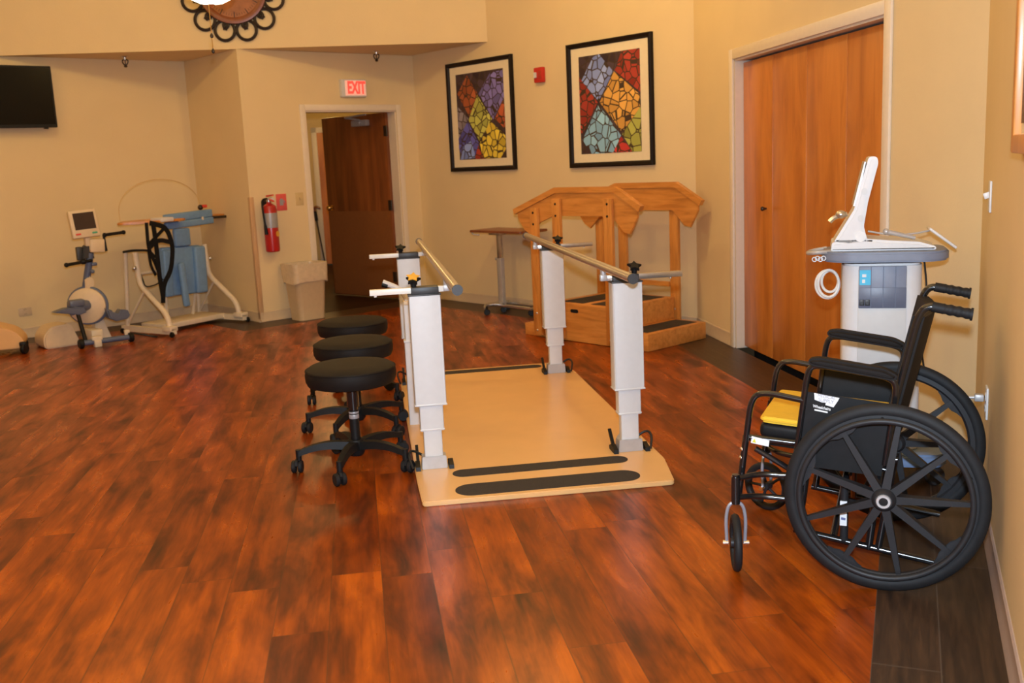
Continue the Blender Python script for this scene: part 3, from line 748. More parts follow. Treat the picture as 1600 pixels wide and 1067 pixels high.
def rnd2(pts, r, n=4): return [(p.x, p.y) for p in rnd([(*q, 0) for q in pts], r, n, closed=True)]
bars()

# ------------------------------------------------------------------ stools
def stool():
    t = thing('rolling_stool', 'black rolling stool nearest the camera beside the parallel bars', 'stool', (-.775, 4.665, 0), 0, 'black rolling stools beside the parallel bars')
    b = MB(); b.lathe([(0, .413), (.185, .413), (.205, .420), (.214, .440), (.216, .470), (.209, .494), (.190, .506), (.12, .511), (0, .512)], 48); st = b.build('seat', 'vinyl', t)
    b = MB(); b.torus((0, 0, .490), .2125, .003, 'z', 48, 6); b.build('piping', 'vinyl', st)
    b = MB(); b.lathe([(0, .40), (.09, .402), (.10, .412), (0, .412)], 24); b.cyl((0, 0, .28), (0, 0, .405), .022, n=20); b.cyl((0, 0, .30), (0, 0, .40), .029, n=20); gl = b.build('gas_lift', 'blackgloss', t)
    b = MB(); b.lathe([(.0235, .243), (.0245, .245), (.0245, .262), (.0235, .264)], 20, caps=False); b.lathe([(.0235, .268), (.0245, .270), (.0245, .276), (.0235, .278)], 20, caps=False); b.build('lift_label', 'silverlabel', gl)
    b = MB(); b.cyl((0, 0, .10), (0, 0, .285), .0235, n=20); b.lathe([(0, .06), (.030, .06), (.040, .075), (.042, .13), (.036, .14), (0, .14)], 24); b.build('column', 'black', t)
    for k in range(5):
        a = 262 + 72 * k; m = Matrix.Rotation(R(a), 4, 'Z')
        b = MB(); n = 10; rings = []
        for i in range(n + 1):
            s = i / n; x = .03 + .245 * s; z = .112 + .012 * math.sin(s * PI) - .018 * s ** 3; hw = .028 - .012 * s; hh = .020 - .007 * s
            rings.append([b.bm.verts.new(m @ Vector((x, y, z + dz))) for y, dz in ((-hw, -hh), (hw, -hh), (hw * .75, hh), (-hw * .75, hh))])
        for A, B in zip(rings, rings[1:]):
            for j in range(4): b.bm.faces.new((A[j], A[(j + 1) % 4], B[(j + 1) % 4], B[j]))
        b.bm.faces.new(rings[0][::-1]); b.bm.faces.new(rings[-1])
        b.cyl(m @ Vector((.275, 0, .062)), m @ Vector((.275, 0, .112)), .014, n=12)
        ar = b.build('leg', 'black', t, smooth=50)
        cm = m @ Matrix.Translation((.285, 0, .030)) @ Matrix.Rotation(R(40 + 55 * k), 4, 'Z')
        b = MB()
        for sx in (-1, 1):
            b.lathe([(0, -.010), (.026, -.010), (.030, -.006), (.030, .006), (.026, .010), (0, .010)], 20, cm @ Matrix.Translation((0, sx * .016, 0)) @ Matrix.Rotation(R(90), 4, 'X'))
        b.prism([(-.024, .008), (-.020, .028), (-.004, .038), (.014, .034), (.024, .018), (.018, .004)], .012, cm @ Matrix.Translation((0, .006, 0)) @ XZ())
        b.build('caster', 'rubber', ar)
    return t
s1 = stool()
dup(s1, (-.865, 5.35, 0), R(-9), 'black rolling stool in the middle of the row beside the parallel bars')
dup(s1, (-.98, 6.10, 0), R(7), 'black rolling stool furthest from the camera beside the parallel bars')

# ------------------------------------------------------------------ training stairs
def stairs():
    # local y runs along the walkway away from the room's right corner, local x toward the picture wall
    t = thing('training_stairs', 'oak training stairs with side rails below the framed picture', 'training stairs', (.915, 7.285, 0), R(41))
    W, L = .70, 1.20; Y0, Y1 = .20, .90
    low0, low1, H = .13, .10, .30
    b = MB(); b.box((W / 2, (Y0 + Y1) / 2, H / 2), (W, Y1 - Y0, H), bev=.006)
    for x in (.0,): b.box((x - .004, (Y0 + Y1) / 2, H / 2), (.014, Y1 - Y0 - .01, H - .01))
    b.build('platform', 'oak', t)
    b = MB(); b.box((.215, .36, .20), (.07, .001, .02))
    b = MB(); b.prism(rrect(.085, .028, .013), .002, Matrix.Translation((-.0112, .62, .245)) @ Matrix.Rotation(R(-90), 4, 'Z') @ XZ()); b.build('hand_slot', 'blackmatte', t)
    b = MB(); b.box((W / 2 - .01, .04, low0 / 2), (W - .02, .33, low0), bev=.006); st0 = b.build('step', 'oak', t)
    b = MB(); b.box((W / 2 - .01, .03, low0 + .001), (W - .12, .21, .003)); b.build('grip_tread', 'tread', st0)
    b = MB(); b.box((W / 2, 1.06, low1 / 2), (W, .32, low1), bev=.006); st1 = b.build('step', 'oak', t)
    b = MB(); b.box((W / 2, 1.06, low1 + .001), (W - .10, .22, .003)); b.build('grip_tread', 'tread', st1)
    for y in (.38, .70):
        b = MB(); b.box((W / 2, y, H + .001), (W - .10, .23, .003)); b.build('grip_tread', 'tread', t)
    for x, s in ((-.028, -1), (W + .028, 1)):
        for y, z1 in ((.21, 1.12), (.76, 1.12), (1.02, 1.05)):
            b = MB(); b.box((x, y, z1 / 2 + .01), (.032, .085, z1 - .02), bev=.004); po = b.build('post', 'oakv', t)
            for z in (.06, .20, z1 - .04, z1 - .13):
                b = MB(); b.lathe([(0, .006), (.006, .005), (.009, .002), (.010, 0)], 12, Matrix.Translation((x - .016 , y, z)) @ Matrix.Rotation(R(-90), 4, 'Y')); b.build('bolt', 'blackmatte' if z > .9 else 'steel', po)
        # side board: six-sided outline
        xb = x + .030 if s < 0 else x - .030
        prof = [(-.06, 1.045), (.16, 1.165), (.79, 1.165), (1.25, 1.005), (1.24, .955), (1.17, .87), (1.10, .83), (.98, .93), (.82, .985), (.20, .985), (.08, .87), (.02, .86), (-.055, .985)]
        b = MB(); b.prism(prof, .020, Matrix.Translation((xb - .010, 0, 0)) @ YZ(), bev=.003); sb = b.build('side_board', 'oak', t)
        b = MB(); b.tube([(xb, -.085, 1.045), (xb, .16, 1.185), (xb, .79, 1.185), (xb, 1.28, 1.015)], .022, sq=True); b.build('hand_rail', 'oak', sb)
        if s < 0: continue
    b = MB(); b.tube([(W + .01, .25, .40), (W + .01, 1.00, .40)], .018, sq=True); b.build('back_stretcher', 'oak', t)
stairs()

# ------------------------------------------------------------------ overbed table
def overbed():
    # local x runs along the picture wall, local -y out into the room
    t = thing('overbed_table', 'overbed table with a brown top, beside the training stairs', 'table', (-.075, 9.64, 0), R(-49))
    b = MB(); b.prism(rrect(.74, .36, .03), .022, Matrix.Translation((.20, -.06, .772)), bev=.005); b.build('tabletop', 'tabletop', t)
    b = MB(); b.box((0, -.02, .752), (.16, .10, .03), bev=.006); b.build('bracket', 'steel', t)
    b = MB(); b.tube(rnd([(-.17, -.20, .770), (-.12, -.22, .750), (-.04, -.22, .750)], .02), .008, 8); b.build('release_handle', 'white', t)
    b = MB(); b.box((0, 0, .62), (.055, .035, .28), bev=.005); b.build('upper_column', 'steel', t)
    b = MB(); b.box((0, 0, .28), (.068, .044, .46), bev=.006); b.cyl((-.035, -.01, .5), (-.055, -.01, .5), .012, n=12); b.build('lower_column', 'alugrey', t)
    b = MB(); b.box((0, -.06, .075), (.06, .30, .028), bev=.006); b.box((.27, -.10, .068), (.54, .03, .028), bev=.005); b.box((.27, .05, .068), (.54, .03, .028), bev=.005)
    b.tube(rnd([(0, -.08, .075), (.02, -.24, .085), (.10, -.30, .06)], .05), .014, 8); b.build('base', 'steel', t)
    for x, y in ((.12, -.30), (.13, -.10), (.52, -.10), (.52, .05), (.02, .05)):
        b = MB(); b.lathe([(0, -.012), (.026, -.012), (.03, -.006), (.03, .006), (.026, .012), (0, .012)], 18, Matrix.Translation((x, y, .03)) @ Matrix.Rotation(R(50), 4, 'Z') @ Matrix.Rotation(R(90), 4, 'X')); b.cyl((x, y, .03), (x, y, .085), .011, n=10); b.build('caster', 'black', t)
overbed()

# ------------------------------------------------------------------ trash bin
def trash():
    t = thing('trash_bin', 'tan plastic trash bin with a clear liner beside the corridor door', 'trash bin', (-1.985, 9.70, 0), R(40.7))
    def ring(w_, d, z, r=.05): return [(x, y, z) for x, y in rrect(w_, d, r, 5)]
    def shell(b, rings):
        rr_ = [[b.bm.verts.new(p) for p in rg] for rg in rings]
        for A, B in zip(rr_, rr_[1:]):
            for k in range(len(A)): b.bm.faces.new((A[k], A[(k + 1) % len(A)], B[(k + 1) % len(A)], B[k]))
        b.bm.faces.new(rr_[0][::-1]); return rr_
    b = MB(); rr_ = shell(b, [ring(.28, .22, 0), ring(.345, .275, .50), ring(.375, .30, .515), ring(.375, .30, .535), ring(.35, .28, .535), ring(.335, .265, .49), ring(.27, .21, .03)]); b.bm.faces.new(rr_[-1]); b.build('body', 'bin', t, smooth=50)
    b = MB(); rgs = []
    for i, z in enumerate((.36, .39, .43, .48, .53, .548, .545, .50)):
        k = .368 - (.535 - min(z, .535)) * .11 + (.014 if i < 6 else -.03); rg = []
        for x, y in rrect(k, k * .80, .05, 5):
            a = math.atan2(y, x); wv = 1 + .012 * math.sin(9 * a + i) + .008 * math.sin(17 * a - 2 * i); zz = z + (.014 * math.sin(5 * a) if i == 0 else 0)
            rg.append((x * wv, y * wv, zz))
        rgs.append(rg)
    rr_ = [[b.bm.verts.new(p) for p in rg] for rg in rgs]
    for A, B in zip(rr_, rr_[1:]):
        for k in range(len(A)): b.bm.faces.new((A[k], A[(k + 1) % len(A)], B[(k + 1) % len(A)], B[k]))
    b.build('bag_liner', 'liner', t, smooth=60)
trash()

# ------------------------------------------------------------------ motorised exercise cycle
def cycle():
    t = thing('exercise_cycle', 'motorised arm and leg cycle with a small screen against the left wall', 'exercise machine', (-3.75, 8.75, 0), R(40.7))
    b = MB(); b.box((.07, -.02, 1.058), (.235, .05, .245), (R(-8), R(-3), 0), bev=.012); mo = b.build('monitor', 'cream', t)
    mm = Matrix.Translation((.07, -.02, 1.058)) @ Euler((R(-8), R(-3), 0)).to_matrix().to_4x4()
    b = MB(); b.box((.003, -.026, .022), (.178, .003, .145)); b.bm.transform(mm); b.build('screen', 'monscreen', mo)
    for x, mt_ in ((-.07, 'redbtn'), (.07, 'green')):
        b = MB(); b.box((x, -.026, -.088), (.045, .004, .016), bev=.002); b.bm.transform(mm); b.build('button', mt_, mo)
    b = MB(); b.box((.09, .0, .905), (.05, .06, .09), bev=.01); b.box((.16, .01, .86), (.13, .11, .12), (0, R(4), 0), bev=.015); b.build('arm_drive', 'cream', t)
    b = MB(); b.prism([(.03, .75), (.13, .75), (.12, .86), (.075, .88), (.045, .85)], .07, XZ(.05), bev=.008); b.box((.02, .03, .80), (.05, .05, .12), bev=.01); b.build('swivel_head', 'charcoal', t)
    b = MB(); b.tube([(.105, 0, .80), (.075, .02, .66), (.03, .04, .46)], .030, 14); b.box((.12, -.01, .70), (.05, .04, .03), bev=.01); b.ball((.09, -.04, .64), .018); b.build('column', 'blueframe', t)
    b = MB(); b.tube(rnd([(.225, 0, .87), (.245, 0, .80), (.235, 0, .945)], .01), .011, 8); b.cyl((.235, -.0, .945), (.42, .02, .955), .014, n=12); b.ball((.42, .02, .955), .019); b.ball((.245, 0, .945), .020); b.build('hand_grip', 'black', t)
    b = MB(); b.cyl((.10, -.02, .735), (-.14, -.10, .722), .014, n=12); b.ball((-.14, -.10, .722), .020); b.ball((.02, -.05, .733), .024, (1.3, 1, 1)); b.build('hand_grip', 'black', t)
    rot = Matrix.Rotation(R(90), 4, 'Y')
    b = MB(); b.lathe([(0, -.045), (.13, -.045), (.155, -.03), (.16, 0), (.155, .03), (.13, .045), (0, .045)], 32, Matrix.Translation((.03, .02, .34)) @ Matrix.Rotation(R(62), 4, 'Z') @ rot); hs = b.build('leg_drive', 'cream', t)
    b = MB(); b.torus((0, 0, 0), .158, .016, 'x', 32, 8); b.bm.transform(Matrix.Translation((.035, .02, .34)) @ Matrix.Rotation(R(62), 4, 'Z')); b.build('drive_rim', 'blueframe', hs)
    b = MB(); b.prism([(.02, .42), (.09, .42), (.105, .56), (.07, .60), (.03, .57)], .06, XZ(.05), bev=.008); b.build('drive_neck', 'cream', hs)
    b = MB(); b.cyl((.02, 0, .35), (-.14, -.08, .33), .05, n=14); b.prism([(-.30, .33), (-.09, .285), (-.03, .30), (-.05, .345), (-.20, .355)], .11, XZ(-.03), bev=.01); b.box((-.09, -.07, .385), (.13, .09, .06), bev=.015); b.build('foot_rest', 'greybluedark', t)
    b = MB(); b.prism([(.14, .31), (.20, .27), (.24, .25), (.27, .285), (.33, .27), (.345, .225), (.32, .195), (.22, .185), (.16, .22)], .11, XZ(-.02), bev=.01); b.cyl((.06, 0, .33), (.20, -.06, .25), .03, n=12); b.build('foot_rest', 'greybluedark', t)
    b = MB(); b.tube([(-.10, -.10, .32), (-.085, -.19, .05)], .018, 10); b.build('brace', 'black', t)
    b = MB(); b.prism(rnd2([(-.36, .0), (-.36, .11), (-.29, .19), (-.12, .20), (-.05, .0)], .04), .28, XZ(.32), bev=.012); b.build('motor_cover', 'cream', t)
    b = MB(); b.prism([(.06, 0), (.09, .20), (.15, .22), (.22, .0)], .12, XZ(.14), bev=.01); b.box((.05, .05, .08), (.10, .30, .10), bev=.01); b.build('rear_foot', 'offwhite', t)
    b = MB(); b.tube([(-.12, -.20, .045), (.28, -.23, .045)], .024, 12); b.build('front_bar', 'blueframe', t)
    b = MB(); b.box((.00, -.21, .075), (.09, .055, .035), bev=.006); b.box((.0, -.22, .03), (.06, .06, .06), bev=.006); b.build('bar_clamp', 'offwhite', t)
    for x, y in ((-.13, -.20), (.29, -.23)):
        b = MB(); b.lathe([(0, -.02), (.035, -.02), (.042, -.012), (.042, .012), (.035, .02), (0, .02)], 20, Matrix.Translation((x, y, .042)) @ rot); b.build('wheel', 'black', t)
    b = MB(); b.box((.27, -.20, .085), (.045, .035, .05), bev=.008); b.build('bar_bracket', 'offwhite', t)
    b = MB(); b.tube(rnd([(.33, -.05, .06), (.42, -.16, .04), (.50, -.20, .012), (.52, -.24, .012)], .04), .008, 8); b.build('cable', 'blackcord', t)
cycle()

# ------------------------------------------------------------------ standing frame
FX = (-3.112, 9.459)
def standing():
    t = thing('standing_frame', 'white standing frame with sky blue pads and a wooden tray', 'standing frame', (*FX, 0), R(57))
    # base runners
    for s in (-1, 1):
        b = MB(); b.tube([(s * .42, .36, .05), (s * .42, -.36, .05)], .026, sq=True); b.box((s * .42, -.30, .075), (.09, .12, .05), bev=.01); b.build('base_runner', 'offwhite', t)
        for y in (.34, -.36):
            b = MB(); b.lathe([(0, -.012), (.022, -.012), (.026, 0), (.022, .012), (0, .012)], 16, Matrix.Translation((s * .42 + s * .03, y, .026)) @ Matrix.Rotation(R(90), 4, 'Y')); b.build('wheel', 'black', t)
        b = MB(); b.tube(rnd([(s * .40, .10, .76), (s * .40, .08, .46), (s * .41, -.27, .20), (s * .41, -.30, .05)], .08, 6), .026, 12); b.build('side_leg', 'offwhite', t)
        b = MB(); b.tube([(s * .42, .30, .06), (s * .40, .24, .76)], .020, 10); b.tube([(s * .41, .02, .40), (s * .42, .28, .10)], .011, 8); b.build('rear_upright', 'offwhite', t)
        b = MB(); b.ball((s * .44, .08, .62), .022); b.cyl((s * .40, .08, .62), (s * .45, .08, .62), .008, n=8); b.build('knob', 'steel', t)
    b = MB(); b.tube(rnd([(-.42, .24, .765), (-.41, .10, .78), (-.30, .02, .77), (-.26, .0, .70)], .05), .011, 8); b.build('left_hand_loop', 'black', t)
    b = MB(); b.box((.05, .08, .06), (.72, .34, .05), bev=.008); b.build('foot_plate', 'offwhite', t)
    b = MB(); b.tube([(.0, .26, .07), (.0, .24, .60)], .022, 10); b.tube([(.26, .20, .08), (.36, .16, .60)], .014, 8); b.tube([(-.38, .12, .56), (.38, .12, .56)], .016, 10); b.build('mast', 'offwhite', t)
    # blue pads
    b = MB(); b.box((.03, .02, .545), (.46, .06, .46), (0, R(2), 0), bev=.02, seg=3); kp = b.build('knee_pad', 'bluepad', t)
    for x in (.22,): 
        b = MB(); b.box((x, -.02, .535), (.13, .06, .45), (0, R(2), 0), bev=.022, seg=3); b.build('pad_bolster', 'bluepad', kp)
    b = MB(); b.box((-.16, -.02, .54), (.09, .05, .44), (0, R(2), 0), bev=.02, seg=3); b.build('pad_bolster', 'bluepad', kp)
    b = MB(); b.box((-.03, -.07, .42), (.065, .05, .42), (0, R(-3), 0), bev=.02, seg=3); b.build('knee_divider', 'bluepad', t)
    b = MB(); b.box((.16, .0, 1.055), (.56, .05, .075), (0, R(-2), 0), bev=.014, seg=3); b.box((.16, -.005, .985), (.56, .06, .065), (0, R(-2), 0), bev=.014, seg=3); cp = b.build('chest_pad', 'bluepad', t)
    for x in (.02, .30):
        b = MB(); b.box((x, -.035, 1.02), (.02, .01, .03), bev=.003); b.build('pad_clip', 'offwhite', cp)
    b = MB(); b.box((.05, -.01, .86), (.18, .05, .17), bev=.018, seg=3); b.build('small_pad', 'bluepad', t)
    # tray and bar
    b = MB(); b.prism(rnd2([(-.62, .02), (-.36, -.16), (.02, -.16), (.02, .30), (-.36, .30)], .06), .022, Matrix.Translation((0, 0, 1.02)), bev=.005); b.prism(rnd2([(.0, .03), (.66, .03), (.66, .34), (.0, .34)], .05), .022, Matrix.Translation((0, 0, 1.02))); b.build('wooden_tray', 'oak', t)
    b = MB(); b.box((-.22, -.10, 1.045), (.14, .16, .04), bev=.01); b.build('tray_mount', 'white', t)
    b = MB(); b.cyl((.40, .0, 1.020), (.80, .0, 1.012), .013, n=10); b.ball((.80, .0, 1.012), .018); b.build('bar_grip', 'bronze', t)
    b = MB(); b.tube([(-.52 + .0, .10, 1.03)] + [(-.06 - .46 * math.cos(R(a)), .10, 1.14 + .27 * math.sin(R(a))) for a in range(0, 181, 6)] + [(.40, .10, 1.06)], .0035, 6); b.build('wire_hoop', 'wire', t)
    b = MB(); b.ball((.40, .10, 1.12), .026); b.cyl((.40, .10, 1.05), (.40, .10, 1.10), .01, n=8); hc = b.build('hoop_clamp', 'bronze', t)
    b = MB(); b.box((.43, .08, 1.13), (.05, .04, .03), bev=.008); b.build('clamp_lever', 'redbtn', hc)
    b = MB(); b.tube(rnd([(-.36, .1, .55), (-.42, -.02, .44), (-.30, -.05, .46), (-.24, -.02, .50), (-.18, .0, .48)], .05), .006, 8); b.build('release_cable', 'black', t)
    # black harness hung from the tray
    h = thing('support_harness', 'black webbing harness hanging from the front of the standing frame', 'harness', (*FX, 0), R(57))
    def strap(pts, wd=.03):
        b = MB(); P = [Vector(p) for p in pts]; rings = []
        for i, p in enumerate(P):
            a = P[max(0, i - 1)]; c = P[min(len(P) - 1, i + 1)]; d = (c - a).normalized(); n_ = Vector((0, 1, 0)); sd = d.cross(n_).normalized()
            rings.append([b.bm.verts.new(p + sd * wd / 2 * k + n_ * e) for k, e in ((-1, -.003), (1, -.003), (1, .003), (-1, .003))])
        for A, B in zip(rings, rings[1:]):
            for j in range(4): b.bm.faces.new((A[j], A[(j + 1) % 4], B[(j + 1) % 4], B[j]))
        b.bm.faces.new(rings[0][::-1]); b.bm.faces.new(rings[-1]); return b
    y = -.20
    def loop(pts, wd, nm='strap'): strap(rnd([(x - .30, yy, z) for x, yy, z in pts], .08, 6), wd).build(nm, 'blackmatte', h)
    loop([(-.17, y, 1.035), (-.18, y, .80), (-.10, y, .62), (-.08, y - .01, .34)], .032)
    loop([(-.10, y, 1.035), (-.10, y - .01, .85), (-.10, y - .01, .52), (-.085, y - .01, .36)], .045)
    loop([(-.14, y - .005, 1.03), (.04, y, .98), (.09, y, .80), (.04, y, .58), (-.06, y, .47), (-.085, y, .30)], .045)
    loop([(-.19, y - .01, .80), (-.08, y - .015, .88), (.06, y - .01, .84)], .04)
    loop([(-.18, y - .01, .84), (.0, y - .015, .97)], .03)
    loop([(-.18, y, .80), (-.175, y, .65), (-.13, y, .56)], .025, 'strap')
standing()

# ------------------------------------------------------------------ low beige platform on casters at the left edge
def low_platform():
    t = thing('rolling_mat_platform', 'low beige platform on black casters at the left edge of the room', 'platform', (-4.22, 8.50, 0), R(20))
    b = MB(); b.prism(rnd2([(.02, .05), (.035, .11), (-.03, .20), (-.22, .27), (-1.5, .30), (-1.5, .05)], .05), .34, XZ(.22), bev=.008); b.build('body', 'beige', t)
    for x, y in ((.03, -.10), (.0, .18), (-1.4, -.10), (-1.4, .18)):
        b = MB(); b.lathe([(0, -.016), (.040, -.016), (.046, -.008), (.046, .008), (.040, .016), (0, .016)], 20, Matrix.Translation((x, y - .035, .046)) @ Matrix.Rotation(R(60), 4, 'Z') @ Matrix.Rotation(R(90), 4, 'X')); b.box((x - .01, y - .03, .085), (.05, .05, .04), bev=.008); b.build('caster', 'black', t)
low_platform()

# ------------------------------------------------------------------ therapy cart
def cart():
    ang = R(-17)
    P = (1.585, 4.235, 0)
    t = thing('equipment_cart', 'white rolling equipment cart behind the wheelchair', 'cart', P, ang)
    def prof(w_, d, r): return rrect(w_, d, r, 6)
    b = MB(); b.prism(prof(.315, .27, .05), .80, Matrix.Translation((0, 0, .135)), bev=.008); b.build('body', 'white', t)
    b = MB(); b.box((0, -.137, .70), (.19, .012, .42), bev=.002); b.build('front_panel', 'palegrey', t)
    b = MB(); b.box((0, -.140, .838), (.186, .014, .175), bev=.003); dp = b.build('pocket_panel', 'greyblue', t)
    b = MB(); b.box((0, -.1485, .795), (.186, .004, .085), bev=.001); b.build('pocket_front', 'greybluedark', dp)
    for x in (-.045, .003, .051):
        b = MB(); b.box((x, -.150, .838), (.003, .006, .172)); b.build('pocket_divider', 'greybluedark', dp)
    b = MB(); b.box((-.068, -.1485, .88), (.044, .003, .062)); lb = b.build('label', 'cyan', dp)
    b = MB(); b.box((-.072, -.151, .888), (.016, .002, .012)); b.box((-.074, -.151, .865), (.012, .002, .014)); b.build('label_print', 'ledwhite', lb)
    for x in (-.080, -.058):
        b = MB(); b.box((x, -.150, .775), (.020, .006, .026), bev=.002); b.box((x, -.1535, .774), (.010, .002, .014)); b.build('connector_port', 'charcoal', dp)
    # tray
    b = MB(); b.prism(prof(.50, .36, .12), .042, Matrix.Translation((0.01, -.01, .945)), bev=.008); b.build('tray', 'greyblue', t)
    b = MB(); b.tube(rnd([(-.20, -.10, .985), (-.27, -.13, .985), (-.30, -.06, .975), (-.29, .04, .975), (-.22, .06, .985)], .04), .009, 8)
    for k in range(4): b.torus((-.27 + .012 * k, -.14, .958 + .004 * (k % 2)), .009, .0025, 'y', 14, 6)
    b.build('cable_hook', 'alugrey', t)
    # base
    b = MB(); b.prism(rnd2([(-.24, -.24), (.26, -.20), (.28, .0), (.26, .20), (-.24, .24)], .06), .055, Matrix.Translation((0, 0, .085)), bev=.01); b.build('base', 'baseblue', t)
    for x, y in ((-.20, -.19), (.22, -.16), (.22, .16), (-.20, .19)):
        b = MB(); b.lathe([(0, -.018), (.036, -.018), (.042, -.008), (.042, .008), (.036, .018), (0, .018)], 20, Matrix.Translation((x, y, .042)) @ Matrix.Rotation(R(30), 4, 'Z') @ Matrix.Rotation(R(90), 4, 'X')); b.cyl((x, y, .05), (x, y, .09), .014, n=10); b.build('caster', 'charcoal', t)
    # therapy unit on the tray
    d = thing('therapy_unit', 'white therapy unit with a tall tilted display standing on the cart tray', 'medical device', (P[0], P[1], .988), ang)
    b = MB(); b.prism(rnd2([(-.205, 0), (-.20, .038), (-.12, .046), (-.06, .050), (.02, .042), (.14, .034), (.205, .014), (.205, 0)], .01), .24, XZ(.11), bev=.010); b.build('base_housing', 'white', d)
    b = MB(); b.prism(rnd2([(-.195, .035), (-.115, .17), (-.082, .30), (-.060, .385), (-.028, .385), (-.022, .36), (-.060, .20), (-.075, .10), (-.060, .045), (-.03, .032)], .012), .22, XZ(.10), bev=.012); st = b.build('display_head', 'white', d)
    b = MB(); b.prism([(-.118, .185), (-.076, .365), (-.070, .365), (-.104, .185)], .18, XZ(.08)); b.build('screen_bezel', 'alugrey', st)
    b = MB(); b.cyl((-.088, -.120, .060), (-.088, -.126, .060), .022, n=20); b.build('hinge_cap', 'ledwhite', st)
    for x, z in ((-.075, .245), (-.088, .135)):
        b = MB(); b.prism(rrect(.022, .028, .010), .003, XZ(-.121) @ Matrix.Translation((x, z, 0))); b.build('side_button', 'palegrey', st)
    b = MB(); b.tube(rnd([(-.14, -.05, .15), (-.19, -.06, .14), (-.21, -.06, .12)], .02), .010, 8); b.ball((-.165, -.06, .15), .022, (1, 1, .8)); b.build('applicator_holder', 'steel', d)
    # handset leaning on the right of the tray and its lead
    k = thing('handset', 'white flat handset resting at the right end of the cart tray', 'remote', (P[0], P[1], .988), ang)
    b = MB(); b.box((.235, -.03, .042), (.135, .10, .012), (0, R(38), 0), bev=.005); b.build('body', 'white', k)
    b = MB(); b.tube(rnd([(-.055, -.04, .075), (.04, -.06, .058), (.12, -.05, .060), (.19, -.03, .072)], .05), .004, 8); b.build('lead', 'alugrey', k)
    k = thing('applicator', 'grey applicator lying on top of the therapy unit', 'medical device', (P[0], P[1], .988), ang)
    b = MB(); b.cyl((.015, -.07, .074), (.13, -.05, .044), .011, .008, 12); b.ball((.015, -.07, .074), .013); b.build('handle', 'alugrey', k)
    # cable coil at the side
    k = thing('cable_coil', 'coil of white cable hanging on the left side of the cart', 'cable', (P[0], P[1], 0), ang)
    b = MB()
    for i, (dx, dz, rx, rz_) in enumerate(((0, 0, .042, .058), (.006, .008, .034, .046), (-.004, -.006, .048, .060))):
        pts = [(-.212 + dx + rx * math.cos(R(a)), -.06 + .012 * i + .006 * math.sin(R(2 * a)), .845 + dz + rz_ * math.sin(R(a))) for a in range(0, 360, 12)]
        b.tube(pts, .006, 8, closed=True)
    b.build('coil', 'cord', k)
    b = MB(); b.tube(rnd([(.17, -.02, .94), (.185, -.04, .80), (.16, -.03, .60), (.19, -.02, .42)], .08), .004, 8); b.build('power_cord', 'blackcord', t)
cart()

